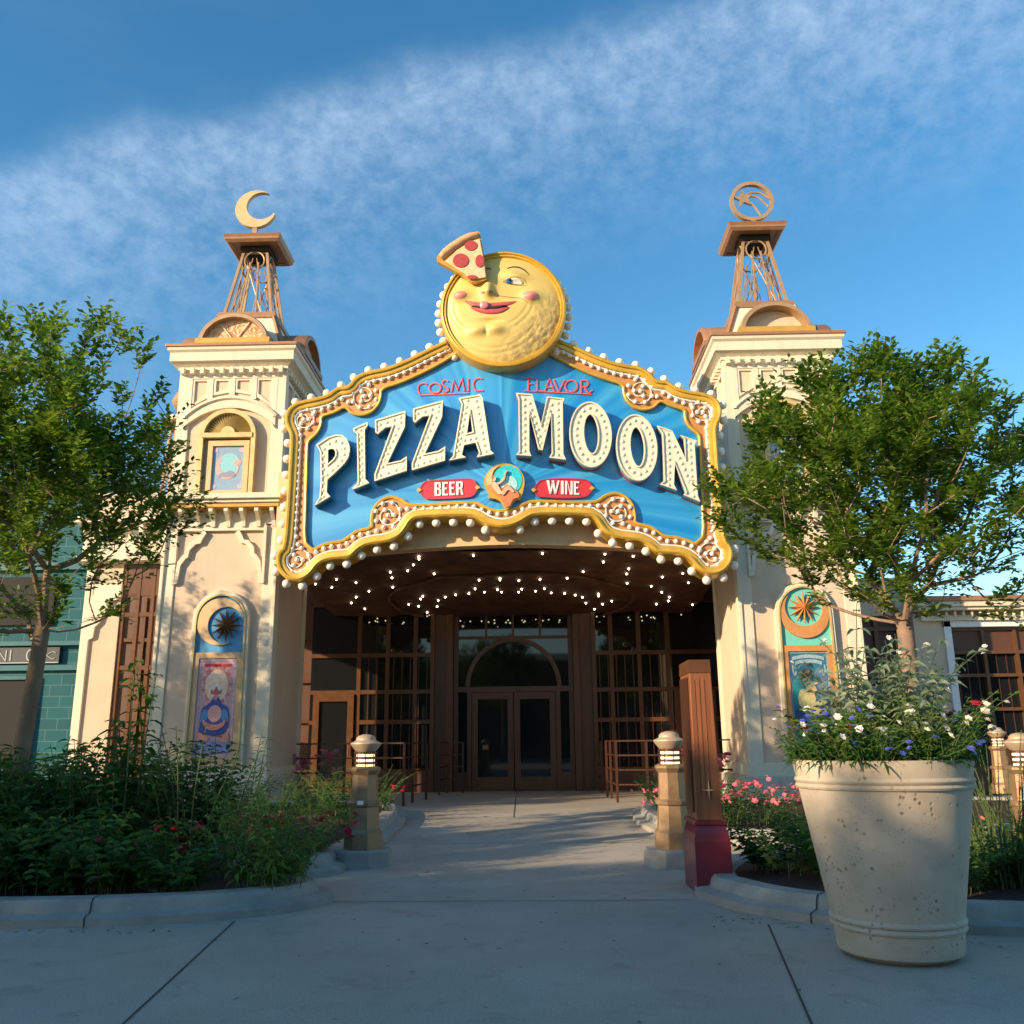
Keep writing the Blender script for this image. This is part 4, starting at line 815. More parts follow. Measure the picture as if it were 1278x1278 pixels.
# red plaques with BEER and WINE
def blk(lst, fn):
    q = MB()
    for (x0, x1, y0, y1) in lst: q.prism([fn([(x0, y0), (x1, y0), (x1, y1), (x0, y1)])[::-1]], SY-.062, SY-.045)
    return q
def glyph(ch_, x, y, w, h, sl):        # narrow slab capitals in crop c3 units
    T = h*.10; s = w*.30; r = []
    P_ = lambda u, v: (x+u*w, y+v*h+sl*(x+u*w))
    def quad(*p): r.append([P_(*a) for a in p])
    if ch_ == 'B':
        quad((0, 0), (.34, 0), (.34, 1), (0, 1)); quad((.34, 0), (.8, .0), (.92, .12), (.34, .12)); quad((.62, .1), (.92, .1), (.9, .44), (.62, .42)); quad((.34, .40), (.8, .40), (.8, .54), (.34, .54)); quad((.64, .5), (.95, .54), (.98, .9), (.66, .9)); quad((.34, .88), (.95, .88), (.85, 1), (.34, 1))
    elif ch_ == 'E':
        quad((0, 0), (.36, 0), (.36, 1), (0, 1)); quad((.36, 0), (.9, 0), (.92, .14), (.36, .12)); quad((.36, .42), (.75, .42), (.75, .54), (.36, .54)); quad((.36, .88), (.94, .86), (.92, 1), (.36, 1))
    elif ch_ == 'R':
        quad((0, 0), (.34, 0), (.34, 1), (0, 1)); quad((.34, 0), (.8, .0), (.92, .12), (.34, .12)); quad((.62, .1), (.94, .1), (.9, .48), (.62, .46)); quad((.34, .44), (.85, .44), (.75, .56), (.34, .56)); quad((.52, .54), (.78, .54), (1.02, 1), (.72, 1))
    elif ch_ == 'W':
        quad((0, 0), (.22, 0), (.36, 1), (.24, 1)); quad((.36, 1), (.24, .95), (.44, .1), (.56, .1)); quad((.40, 0), (.58, 0), (.74, 1), (.62, 1)); quad((.74, 1), (.62, .95), (.86, 0), (1.0, 0))
    elif ch_ == 'I':
        quad((.1, 0), (.9, 0), (.9, 1), (.1, 1))
    elif ch_ == 'N':
        quad((0, 0), (.26, 0), (.26, 1), (0, 1)); quad((.74, 0), (1, 0), (1, 1), (.74, 1)); quad((.26, .0), (.34, .06), (.80, 1), (.66, 1))
    return r
for word, x0, y0, sl, fl in (('BEER', 208, 772, -.045, 0), ('WINE', 892, 706, .035, 1)):
    o = 0 if not fl else 700
    pts = [(118+o, 800-2*fl), (135+o, 762), (165+o, 742-8*fl), (300+o, 736-7*fl), (425+o, 730+4*fl), (452+o, 742), (474+o, 780+4*fl), (458+o, 822), (428+o, 842), (300+o, 850-2*fl), (165+o, 854-14*fl), (138+o, 838)]
    L_ = clean(c3(pts)); pq = mk('plaque', bend(MB().prism([sm(L_)], SY-.045, SY-.012)), 'red', sign, label='red plaque lettered '+word)
    mk('plaque_edge', bend(MB().sweep(sm(L_), [(-.012, SY-.012), (-.012, SY-.055), (.01, SY-.055), (.01, SY-.04)], closed=True)), 'crimson', pq, fix=True)
    for xx, yy in ((118+o, 800), (474+o, 784+4*fl)):
        mk('gold_clasp', bend(MB().prism([c3([(xx-18, yy), (xx-4, yy-14), (xx+16, yy), (xx-4, yy+14)])], SY-.07, SY-.012)), 'gold', pq)
    ws = {'B': 42, 'E': 36, 'R': 44, 'W': 80, 'I': 20, 'N': 46}; x = x0+2
    for ch_ in word:
        w_ = ws[ch_]; q = MB()
        for g_ in glyph(ch_, x, y0+ (0 if not fl else 0) -(sl*x0), w_, 82-(0), sl):
            l = c3([(a, b-(18 if not fl else -34)) for a, b in g_]); q.prism([l], SY-.062, SY-.0455)
        mk('plaque_letter', bend(q), 'white', pq, fix=True, label='white letter '+ch_); x += w_+ (6 if not fl else 7)
# round emblem at the foot: figure reclining under a teal disc (crop c7: origin 590,575 scale 15.975)
def c7(l): return [sp(590+x/15.975, 575+y/15.975) for x, y in l]
em = mk('emblem', bend(MB().prism([sm(clean(c7([(655, 100), (800, 120), (930, 210), (1020, 350), (1040, 470), (1010, 640), (975, 760), (950, 820), (870, 815), (800, 870), (760, 960), (700, 1010), (650, 1000), (620, 920), (560, 840), (440, 790), (380, 790), (310, 790), (340, 700), (270, 600), (220, 470), (260, 330), (370, 200), (500, 120)])))], SY-.14, SY-.012)), 'gold', sign)
mk('teal_disc', bend(MB().prism([c7(ell(700, 430, 285, 290))], SY-.146, SY-.1395)), pm('aquamarine', (.03, .55, .62)), em)
mk('pale_glow', bend(MB().prism([c7(ell(720, 520, 170, 170))], SY-.149, SY-.1455)), pm('palemint', (.40, .72, .70)), em)
mk('emblem_crescent', bend(MB().prism([c7([(540, 150), (430, 240), (380, 380), (400, 520), (500, 650), (420, 640), (320, 560), (270, 440), (300, 320), (400, 210)])], SY-.16, SY-.1395)), 'paleFrame', em)
mk('emblem_drapery', bend(MB().prism([sm(clean(c7([(300, 560), (360, 520), (450, 520), (540, 600), (600, 600), (690, 510), (760, 560), (860, 650), (920, 700), (930, 790), (860, 790), (800, 830), (760, 920), (700, 975), (650, 960), (620, 860), (560, 800), (470, 720), (400, 660)])))], SY-.175, SY-.1395)), 'lobster', em)
mk('emblem_legs', bend(MB().prism([sm(clean(c7([(560, 700), (700, 540), (740, 560), (850, 680), (800, 700), (710, 620), (620, 760)])))], SY-.19, SY-.1745)), 'skin', em)
mk('emblem_body', bend(MB().prism([sm(clean(c7([(380, 490), (440, 470), (500, 520), (560, 640), (600, 700), (540, 740), (470, 680), (400, 580)])))], SY-.19, SY-.1745)), 'skin', em)
mk('emblem_arm', bend(MB().prism([sm(clean(c7([(470, 510), (560, 470), (620, 420), (640, 300), (690, 250), (700, 260), (665, 310), (655, 430), (580, 500), (490, 550)])))], SY-.19, SY-.1455)), 'skin', em)
mk('emblem_head', bend(MB().prism([c7(ell(430, 420, 40, 50))], SY-.195, SY-.1395)), 'skin', em)
mk('emblem_hair', bend(MB().prism([c7([(385, 430), (380, 380), (420, 350), (455, 370), (430, 390), (405, 440)])], SY-.20, SY-.1945)), 'bronze', em)
# ---------------- moon face on top
mc = at(628, 385, 14.50); MR = 1.10; MYf = 14.54
def cm_(x, y): return (mc.x+(x-628)/455*MR, mc.z-(y-660)/455*MR)
moon = mk('moon_drum', MB().prism([arc(mc.x, mc.z, MR-.03, 0, 355, 71)], MYf+.03, MYf+.30), 'dullgold', sign)
ringp = arc(mc.x, mc.z, MR, 0, 355, 71)
mk('moon_rim', MB().sweep(ringp, [(0, MYf+.30), (0, MYf-.02), (.02, MYf-.06), (.05, MYf-.07), (.062, MYf-.04), (.068, MYf-.045), (.095, MYf-.05), (.11, MYf-.02), (.115, MYf+.05)], closed=True), 'gold', moon, smooth=True, fix=False)
def bump(x, y, cx, cy, rx, ry, h, tl=0):
    dx, dy = x-cx, y-cy
    if tl: c, s = math.cos(tl), math.sin(tl); dx, dy = dx*c+dy*s, -dx*s+dy*c
    d = (dx/rx)**2+(dy/ry)**2
    return h*math.exp(-d*1.6)
def smile(x, y, amp=1): # groove along the laugh lines
    return 0
def height(x, y):             # crop pixels
    r = math.hypot(x-628, y-660)/415
    h = .20*math.sqrt(max(0, 1-min(1, r)**2*.93))-.05
    h += bump(x, y, 520, 520, 55, 90, .11)+bump(x, y, 525, 560, 45, 30, .05)            # nose
    h += bump(x, y, 825, 590, 75, 55, .09)+bump(x, y, 315, 565, 75, 50, .09)            # cheeks
    h += bump(x, y, 440, 845, 75, 42, .07)+bump(x, y, 575, 840, 75, 42, .07)-bump(x, y, 508, 850, 18, 40, .03)  # chin
    h += bump(x, y, 715, 420, 110, 45, .055, .2)-bump(x, y, 715, 478, 85, 26, .05, .15)    # brow ridge, eye socket
    h -= bump(x, y, 540, 770, 90, 22, .035)
    for (cx, cy, rr, a0, a1) in ((560, 560, 260, 15, 75), (560, 560, 300, 10, 70), (560, 640, 330, 15, 165), (560, 640, 370, 20, 160), (470, 640, 190, 110, 190), (470, 640, 225, 115, 185)):
        d = math.hypot(x-cx, y-cy)-rr; a = math.degrees(math.atan2(y-cy, x-cx)) % 360
        if a0 < a < a1: h -= .008*math.exp(-(d/11)**2)*min(1, (a-a0)/12, (a1-a)/12)
    # craters towards lower right
    k = max(0, min(1, ((x-628)*.8+(y-660)*.7)/330-.35))
    if k > 0: h += k*.020*(noise.noise(Vector((x/28, y/28, 3)))+.5*noise.noise(Vector((x/12, y/12, 9))))
    return h
fm = MB(); NR, NA = 74, 150
for i in range(NR+1):
    r = 420*i/NR
    for j in range(NA):
        a = 2*math.pi*j/NA; x, y = 628+r*math.cos(a), 660+r*math.sin(a); p = cm_(x, y); fm.v.append((p[0], MYf+.0-height(x, y) if i < NR else MYf+.04, p[1]))
for i in range(NR):
    for j in range(NA): fm.f.append((i*NA+j, (i+1)*NA+j, (i+1)*NA+(j+1) % NA, i*NA+(j+1) % NA))
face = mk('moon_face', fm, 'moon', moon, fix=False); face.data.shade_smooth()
face.data.flip_normals() if sum(p.normal.y for p in face.data.polygons) > 0 else None
def onface(name, pts, m, lift=.006, thick=None, closed=True):    # patch that follows the face relief
    l = sm(clean(pts), 2); xs_ = [p[0] for p in l]; ys_ = [p[1] for p in l]
    q = MB(); c = (sum(xs_)/len(l), sum(ys_)/len(l)); K = 6; n = len(l)
    for k in range(K+1):
        for p in l:
            x, y = c[0]+(p[0]-c[0])*k/K, c[1]+(p[1]-c[1])*k/K; w = cm_(x, y); dome = (1-(k/K)**2)*(thick or 0)
            q.v.append((w[0], MYf-height(x, y)-(lift if k < K else -.01)-dome, w[1]))
    for k in range(K):
        for j in range(n): q.f.append((k*n+j, k*n+(j+1) % n, (k+1)*n+(j+1) % n, (k+1)*n+j))
    o = mk(name, q, m, moon); o.data.shade_smooth()
    if sum(p.normal.y*p.area for p in o.data.polygons) > 0: o.data.flip_normals()
    return o
def stroke(name, pts, w, m, lift=.008):
    l = [tuple(v) for v in resample(smooth(pts, 2), 12)]; pp = []; n = len(l)
    for x, y in l: c = cm_(x, y); pp.append((c[0], MYf-height(x, y)-lift*.3, c[1]))
    return mk(name, MB().tube(pp, [w*(.45+.75*math.sin(math.pi*min(1, (i+.6)/n))) for i in range(n)], 6), m, moon, smooth=True)
onface('cheek', ell(825, 590, 66, 44, .1, 20), 'pink', .002, .005); onface('cheek', ell(318, 566, 58, 38, -.1, 20), 'pink', .002, .005)
onface('eye', [(636, 468), (668, 450), (715, 441), (765, 455), (788, 490), (745, 488), (690, 482)], 'eyewhite', .022, .015)
onface('iris', ell(672, 465, 26, 19, 0, 14), 'iris', .042, .004); onface('pupil', ell(680, 462, 10, 10, 0, 10), 'black', .052, .002)
stroke('eyelid', [(628, 468), (660, 445), (715, 432), (770, 446), (800, 492)], .012, 'moon', .02); stroke('eyelid_line', [(640, 470), (690, 488), (745, 496), (795, 500)], .006, 'bronze', .02)
stroke('eyebrow', [(658, 357), (700, 340), (750, 346), (790, 372), (818, 412)], .011, 'black', .012); stroke('eyebrow', [(495, 350), (520, 350), (545, 357)], .011, 'black', .012)
onface('nostril', ell(482, 562, 20, 9, .5, 10), 'bronze', .014); onface('nostril', ell(545, 566, 20, 9, -.4, 10), 'bronze', .014)
stroke('smile_line', [(560, 570), (620, 588), (700, 598), (760, 605), (800, 640)], .006, 'bronze', .006)
onface('upper_lip', [(340, 606), (380, 632), (440, 644), (490, 638), (530, 644), (600, 650), (680, 645), (762, 620), (700, 662), (600, 676), (500, 678), (420, 668), (375, 646)], 'lips', .010, .014)
onface('mouth_gap', [(395, 655), (500, 672), (600, 672), (690, 658), (610, 690), (520, 694), (440, 680)], 'black', .045)
onface('lower_lip', [(380, 660), (430, 684), (520, 694), (610, 690), (700, 664), (670, 700), (610, 725), (540, 730), (470, 715), (420, 692)], 'lips', .012, .022)
onface('tongue', [(460, 636), (495, 626), (532, 636), (534, 684), (498, 698), (458, 686)], 'tongue', .05, .03)
# pizza slice over the left eye
pzp = [(160, 322), (152, 290), (182, 252), (250, 196), (350, 128), (432, 90), (455, 90), (468, 105), (488, 220), (505, 350), (520, 470), (500, 482), (428, 492), (400, 490), (352, 440), (250, 380)]
PZY = MYf-.25
pz = mk('pizza_slice', MB().prism([sm([cm_(*p) for p in pzp])], PZY, PZY+.10), 'goldtrim', moon, fix=True)
mk('slice_bracket', MB().box(cm_(430, 0)[0]-.05, cm_(430, 0)[0]+.05, PZY+.1, MYf, cm_(0, 420)[1]-.1, cm_(0, 420)[1]+.1), 'bronze', pz)
ins = lambda l, d: [cm_(x+(380-x)*d, y+(310-y)*d) for x, y in l]
mk('cheese', MB().prism([ins([(210, 330), (300, 240), (400, 170), (470, 150), (500, 330), (515, 470), (428, 482), (400, 480), (355, 435)], .03)], PZY-.035, PZY-.0005), 'cheese', pz, bevel=.01, fix=True)
cr_ = [Vector((cm_(x, y)[0], PZY-.015, cm_(x, y)[1])) for x, y in [(182, 300), (215, 262), (270, 215), (340, 168), (400, 135), (450, 120)]]
mk('crust', MB().tube(cr_, [.055, .075, .08, .08, .075, .05], 10), 'crust', pz, smooth=True)
for (x, y, rx, ry) in ((330, 330, 57, 55), (402, 212, 46, 40), (466, 338, 32, 50), (412, 463, 36, 15)):
    mk('pepperoni', MB().prism([[cm_(*p) for p in ell(x, y, rx, ry)][::-1]], PZY-.05, PZY-.034), 'pepper', pz, bevel=.006, fix=True)
for i in range(26):                 # globes round the moon
    a = R(20-10.5*i) if False else None
for a in list(range(-38, 42, 9))+list(range(140, 222, 9)):
    rr = MR+.055; put(me_g, 'moon_globe', mc.x+rr*math.cos(R(a)), MYf+.27, mc.z+rr*math.sin(R(a)), moon)
# ------------------------------------------------------------------ canopy behind the sign: curved fascia beam, timber ceiling with small lamps
can = root('entrance_canopy', (0, 18.0, 3.9), 'dark timber entrance canopy dotted with small lit bulbs behind the marquee sign', 'canopy')
def fy(x): return SY+.37+SK*math.sqrt(x*x+.05)      # the fascia curves back towards its middle
fpts = [(-4.0+8*i/32) for i in range(33)]
q = MB()
for i, x in enumerate(fpts):
    zb = 4.22+.22*(1-(x/4.0)**2); zt = 5.9
    for y, z in ((fy(x), zt), (fy(x), zb+.06), (fy(x)-.03, zb+.05), (fy(x)-.03, zb), (fy(x)+.25, zb)): q.v.append((x, y, z))
for i in range(32):
    for k in range(4): a = i*5+k; q.f.append((a, a+1, a+6, a+5))
mk('fascia', q, 'paleFrame', can, smooth=True)
q = MB().box(-4.1, 4.1, 16.3, 22.6, 5.0, 5.9); mk('canopy_roof', q, 'bronze', can)
cl = MB(); NX, NY = 44, 30
def cz(x, y):
    k = (y-15.9)/5.6; r = math.hypot(x, (y-19.5)*1.1)
    return 4.46-.46*k+.012*math.sin(r*9)+.05*noise.noise(Vector((x*1.2, y*1.2, 0)))
for j in range(NY+1):
    for i in range(NX+1):
        x = -4.1+8.2*i/NX; y = 15.75+ (21.9-15.75)*j/NY; cl.v.append((x, y, cz(x, y)))
for j in range(NY):
    for i in range(NX): a = j*(NX+1)+i; cl.f.append((a, a+NX+1, a+NX+2, a+1))
mk('ceiling', cl, 'ceil', can, smooth=True)
for rr in (2.6,):
    pp = [(rr*math.cos(R(a)), 19.5+rr/1.1*math.sin(R(a)), cz(rr*math.cos(R(a)), 19.5+rr/1.1*math.sin(R(a)))-.03) for a in range(0, 360, 8)]
    pp = [p for p in pp if p[1] > 15.9]; mk('ceiling_ring', MB().tube(pp, .035, 6, closed=(rr < 3.5)), 'ceil', can, smooth=True)
me_f = bpy.data.meshes.new('ceiling_bulb'); q = MB().ball((0, 0, 0), .0165, 8, 6); me_f.from_pydata(q.v, [], q.f); me_f.shade_smooth(); me_f.materials.append(M['fairy'])
LP = [(89, 264), (166, 283), (187, 241), (279, 257), (340, 298), (280, 328), (257, 352), (96, 364), (152, 387), (234, 432), (174, 438), (321, 382), (440, 208), (448, 234), (452, 277), (549, 178), (575, 128), (575, 141), (522, 199), (582, 262), (646, 218), (583, 333), (593, 322), (527, 358), (573, 371), (613, 396), (665, 338), (698, 327), (660, 368), (747, 318), (809, 311), (838, 290), (882, 305), (857, 249), (830, 118), (955, 234), (955, 248), (943, 292), (962, 302)]
LPx = [(370+x/3.76, 660+y/3.76) for x, y in LP]
RP = [(162, 103), (432, 114), (554, 124), (425, 149), (535, 174), (526, 201), (338, 189), (269, 220), (152, 225), (61, 226), (407, 229), (528, 240), (632, 254), (680, 215), (768, 199), (792, 236), (677, 281), (710, 300), (706, 315), (810, 333), (862, 310), (739, 374), (820, 379), (631, 376), (655, 332), (403, 284), (404, 295), (462, 316), (422, 329), (335, 299), (350, 322), (304, 291), (258, 284), (200, 280), (171, 262), (133, 276), (60, 276), (387, 353), (73, 266)]
LPx += [(630+x/3.456, 660+y/3.456) for x, y in RP]
for px, py in LPx:
    d = ray(px, py); t0 = 15.9/d.y
    for _ in range(60):
        p = CAMP+d*t0
        if p.z > cz(p.x, p.y)-.05: break
        t0 += .1/d.y
    p = CAMP+d*t0
    if abs(p.x) < 4.0 and p.y < 21.8: put(me_f, 'ceiling_bulb', p.x, p.y, cz(p.x, p.y)-.015, can)
# ------------------------------------------------------------------ entrance front: mullioned screen with doors
ent = root('shop_building', (0, 21.0, .15), 'dark brown framed glass shop building with double doors under a wide arch', 'building')
Yb = 20.9; Yc = 21.5; z0 = .15
def lattice(x0, x1, y, zs, xs_, w=.09, d=.10):
    q = MB()
    for x in xs_: q.box(x-w/2, x+w/2, y-d/2, y+d/2, zs[0], zs[-1])
    for z in zs[1:-1]:
        q.box(x0, x1, y-d/2+.004, y+d/2-.004, z-w/2, z+w/2)
    q.box(x0, x1, y-d/2+.006, y+d/2-.006, zs[-1]-w, zs[-1]); return q
for s in (-1, 1):
    a, b = s*1.78, s*4.6; x0, x1 = min(a, b), max(a, b)
    zz = [z0, .60, 1.66, 2.32, 3.14, 4.35]
    xs_ = [s*v for v in (1.83, 2.22, 2.85, 3.5)]
    mk('window_screen', lattice(x0, x1, Yb, zz, xs_), 'brownframe', ent)
    mk('spandrel_panel', MB().box(x0, x1, Yb-.03, Yb+.03, z0, .60), 'brownpanel', ent)
    mk('glazing', MB().box(x0, x1, Yb+.015, Yb+.04, .60, 4.35), 'glass', ent)
    bars = MB()
    for k in range(9):
        x = s*(1.95+k*.19)
        if all(abs(x-v) > .07 for v in xs_): bars.box(x-.012, x+.012, Yb-.035, Yb-.012, .62, 3.12)
    mk('window_bars', bars, 'rail', ent)
    # side door
    dx0, dx1 = s*3.58, s*4.5
    dr = mk('side_door', MB().prism([[(dx0, z0), (dx1, z0), (dx1, 2.28), (dx0, 2.28)][::s], [(dx0+s*.14, z0+.25), (dx0+s*.14, 2.12), (dx1-s*.14, 2.12), (dx1-s*.14, z0+.25)][::s]], Yb-.10, Yb-.02), 'brownframe', ent, fix=True)
    mk('door_glass', MB().box(dx0+s*.14, dx1-s*.14, Yb-.05, Yb-.04, z0+.25, 2.12), 'glass', dr)
    mk('pull_handle', MB().tube([(dx0+s*.08, Yb-.15, .95), (dx0+s*.08, Yb-.15, 1.35)], .014, 8), 'rail', dr)
    # reveal between the two planes
    mk('reveal', MB().box(s*1.46, s*1.78, Yb+.02, Yc, z0, 4.35) if False else MB().hexa([(min(s*1.40, s*1.78), Yb if 0 else Yb+.03, z0), (max(s*1.40, s*1.78), Yb+.03, z0), (max(s*1.40, s*1.78), Yb+.12, z0), (min(s*1.40, s*1.78), Yb+.12, z0)], [(min(s*1.40, s*1.78), Yb+.03, 4.35), (max(s*1.40, s*1.78), Yb+.03, 4.35), (max(s*1.40, s*1.78), Yb+.12, 4.35), (min(s*1.40, s*1.78), Yb+.12, 4.35)]), 'brownframe', ent)
    mk('pilaster', MB().box(s*1.36, s*1.50, Yb-.06, Yb+.2, z0, 4.35), 'brownframe', ent, bevel=.01)
    mk('side_light', MB().box(s*1.0, s*1.36, Yb+.18, Yb+.2, z0, 4.35), 'glass', ent)
Yd = Yb+.15
fr = MB(); A_ = arc(0, 2.40, 1.04, 0, 180, 28, 1.08)
fr.sweep(A_, [(-.05, Yd+.03), (-.05, Yd-.06), (.05, Yd-.06), (.05, Yd+.03)])
fr.box(-1.36, 1.36, Yd-.05, Yd+.03, 2.30, 2.42); fr.box(-1.36, 1.36, Yd-.05, Yd+.03, 3.50, 3.56)
for x in (-1.0, 1.0): fr.box(x-.05, x+.05, Yd-.055, Yd+.03, z0, 2.31)
for x in (-1.30, 1.30): fr.box(x-.05, x+.05, Yd-.055, Yd+.03, z0, 4.3)
for x in (-.62, 0, .62): fr.box(x-.025, x+.025, Yd-.03, Yd+.02, 3.56, 4.3)
for s in (-1, 1): fr.box(s*1.05, s*1.25, Yd-.04, Yd+.03, z0, .55)
mk('arched_frame', fr, 'brownframe', ent, fix=True)
mk('arch_glass', MB().box(-1.25, 1.25, Yd, Yd+.02, 2.42, 4.3), 'glass', ent)
for s in (-1, 1):
    dl = mk('door_leaf', MB().prism([[(s*.01, z0+.01), (s*.94, z0+.01), (s*.94, 2.29), (s*.01, 2.29)][::s], [(s*.14, z0+.30), (s*.14, 2.14), (s*.81, 2.14), (s*.81, z0+.30)][::s]], Yd-.03, Yd+.03), 'brownframe', ent, fix=True)
    mk('door_glass', MB().box(s*.14, s*.81, Yd-.004, Yd+.008, z0+.30, 2.14), 'glass', dl)
    mk('pull_handle', MB().tube([(s*.075, Yd-.04, .98), (s*.075, Yd-.09, 1.0), (s*.075, Yd-.09, 1.40), (s*.075, Yd-.04, 1.42)], .014, 8), 'rail', dl, smooth=True)
mk('header', MB().box(-4.7, 4.7, Yb-.02, Yb+1.2, 4.35, 5.2), 'ceil', ent)
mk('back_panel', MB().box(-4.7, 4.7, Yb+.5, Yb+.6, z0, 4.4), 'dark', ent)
# right flank wall (the left side is an open passage)
w = root('flank_wall', (4.75, 19.4, .15), 'brown panelled wall running back from the right gate tower to the entrance', 'wall')
mk('wall_panel', MB().box(4.62, 4.8, 17.96, 21.0, .12, 5.2), 'brownpanel', w); mk('wall_coping', MB().box(4.5, 4.85, 17.96, 21.0, 5.2, 5.3), 'cream', w)
mk('side_wall', MB().box(-9.5, -4.62, 21.3, 21.5, .1, 5.3), 'brownpanel', ent)
q = MB()
for k in range(9): q.box(-9.3+k*.58, -9.22+k*.58, 21.2, 21.3, .1, 4.6)
for z in (.6, 1.7, 2.6, 3.6): q.box(-9.4, -4.62, 21.21, 21.29, z-.04, z+.04)
mk('side_wall_grid', q, 'brownframe', ent)
# ------------------------------------------------------------------ left flanking arcade (open lattice) and its turret
aw = root('side_arcade', (-7.2, 17.2, .12), 'peach side arcade left of the left tower with an open brown lattice and white cornice', 'arcade')
YA = 17.1
mk('pier', MB().hexa([(-8.02, YA-.02, .1), (-7.38, YA-.02, .1), (-7.38, YA+.14, .1), (-8.02, YA+.14, .1)], [(-7.98, YA, 4.6), (-7.38, YA, 4.6), (-7.38, YA+.14, 4.6), (-7.98, YA+.14, 4.6)]), 'stucco', aw)
q = MB(); q.box(-8.06, -7.90, YA-.06, YA+.16, .1, 4.6); q.box(-8.06, -7.36, YA-.05, YA+.02, 3.95, 4.2); mk('pier_trim', q, 'cream', aw, bevel=.01)
prof = [(-7.90, 3.97), (-7.38, 3.97), (-7.38, 3.62), (-7.44, 3.50), (-7.52, 3.46), (-7.56, 3.36), (-7.64, 3.28), (-7.70, 3.28), (-7.74, 3.12), (-7.80, 3.00), (-7.82, 2.80), (-7.90, 2.78)]
mk('scalloped_bracket', MB().prism([[(x if x == -7.90 else -7.90-(x+7.38)-0 if False else x, z) for x, z in [(-7.90, 3.97), (-7.42, 3.97), (-7.42, 3.90), (-7.52, 3.88), (-7.58, 3.80), (-7.60, 3.68), (-7.68, 3.60), (-7.72, 3.46), (-7.80, 3.38), (-7.82, 3.18), (-7.90, 3.14)]]], YA-.07, YA-.01), 'cream', aw, fix=True)
q = MB()
for x in (-7.34, -7.06, -6.78, -6.45, -6.14): q.box(x-.035, x+.035, YA+.02, YA+.12, .12, 4.6)
for z in (.5, 2.62, 3.62): q.box(-7.36, -6.1, YA+.03, YA+.11, z-.04, z+.04)
q.box(-7.36, -6.1, YA+.03, YA+.1, 3.98, 4.6)
mk('lattice', q, 'brownframe', aw)
q = MB(); q.box(-8.3, -6.0, YA-.32, 21.4, 5.36, 5.48); q.box(-8.15, -6.0, YA-.15, 21.3, 4.6, 5.36); q.box(-8.22, -6.0, YA-.22, 21.35, 4.62, 4.75); mk('entablature', q, 'cream', aw, bevel=.01)
for k in range(8): mk('bracket', MB().box(-8.1+k*.27, -8.03+k*.27, YA-.30, YA-.15, 5.16, 5.36), 'cream', aw)
mk('parapet', MB().box(-8.1, -6.05, YA+.1, YA+.25, 5.48, 5.95), 'stucco', aw); mk('parapet_cap', MB().box(-8.15, -6.05, YA+.06, YA+.29, 5.95, 6.03), 'cream', aw)
tu = root('lattice_turret', (-6.72, 18.0, 5.5), 'small tan lattice turret with a dish and ball cap between the left tree and tower', 'turret')
q = MB(); c = (-6.72, 18.0)
for i in range(10):
    a = R(36*i); q.bar((c[0]+.46*math.cos(a), c[1]+.46*math.sin(a), 5.6), (c[0]+.34*math.cos(a), c[1]+.34*math.sin(a), 7.62), .04)
    b = R(36*(i+1)); q.bar((c[0]+.46*math.cos(a), c[1]+.46*math.sin(a), 5.6), (c[0]+.34*math.cos(b), c[1]+.34*math.sin(b), 7.4), .018)
mk('lattice_rods', q, 'tan', tu)
mk('turret_base', MB().lathe([(.55, 5.48), (.55, 5.62), (.5, 5.66)], (c[0], c[1], 0), 24), 'tan', tu)
mk('turret_ring', MB().tube([(c[0]+.40*math.cos(R(a)), c[1]+.40*math.sin(R(a)), 6.9) for a in range(0, 360, 20)], .02, 6, True), 'tan', tu)
mk('dish_cap', MB().lathe([(.36, 7.6), (.52, 7.70), (.52, 7.78), (.30, 7.82), (.12, 7.84), (.10, 7.95), (.28, 8.05), (.36, 8.22), (.28, 8.40), (.1, 8.48), (.03, 8.50)], (c[0], c[1], 0), 24), 'tan', tu, smooth=True)
# ------------------------------------------------------------------ right wing
wr = root('right_wing', (10.5, 19.0, .15), 'single-storey beige wing on the right with brown gridded windows under a white cornice', 'building')
YW = 18.0
mk('wall', MB().box(7.75, 8.50, YW, YW+.5, .1, 3.55), 'stucco', wr)
mk('recess_door', MB().box(6.1, 7.75, YW+.35, YW+.45, .1, 4.2), 'brownpanel', wr)
q = MB()
for x in (6.35, 6.8, 7.25, 7.7): q.box(x-.04, x+.04, YW+.28, YW+.36, .1, 4.2)
for z in (1.1, 2.4, 3.3): q.box(6.1, 7.75, YW+.29, YW+.35, z-.04, z+.04)
mk('recess_frame', q, 'brownframe', wr)
q = MB(); q.box(8.44, 8.58, YW-.05, YW+.1, .1, 3.55); q.box(8.44, 16.2, YW-.05, YW+.1, 3.28, 3.40); mk('white_trim', q, 'white', wr, bevel=.008)
zz = [.15, .62, 1.72, 2.36, 2.80, 3.28]; xs_ = [8.60+.62*i for i in range(12)]
mk('window_grid', lattice(8.58, 15.6, YW+.12, zz, xs_, .06, .1), 'brownframe', wr)
mk('transom_panel', MB().box(8.58, 15.6, YW+.13, YW+.16, 2.80, 3.28), 'brownpanel', wr); mk('sill_panel', MB().box(8.58, 15.6, YW+.13, YW+.16, .15, .62), 'brownpanel', wr)
mk('glazing', MB().box(8.58, 15.6, YW+.17, YW+.19, .62, 2.8), 'glass', wr)
q = MB()
for i in range(36):
    x = 8.7+i*.19; q.box(x-.01, x+.01, YW+.155, YW+.168, .64, 2.78)
mk('window_bars', q, 'rail', wr)
q = MB(); q.box(8.0, 16.3, YW-.12, YW+.6, 3.40, 3.50); mk('frieze', q, 'cream', wr)
q = MB(); q.box(7.9, 16.4, YW-.30, YW+.6, 3.58, 3.64); q.box(7.86, 16.4, YW-.36, YW+.6, 3.64, 3.74); mk('cornice', q, 'cream', wr, bevel=.01)
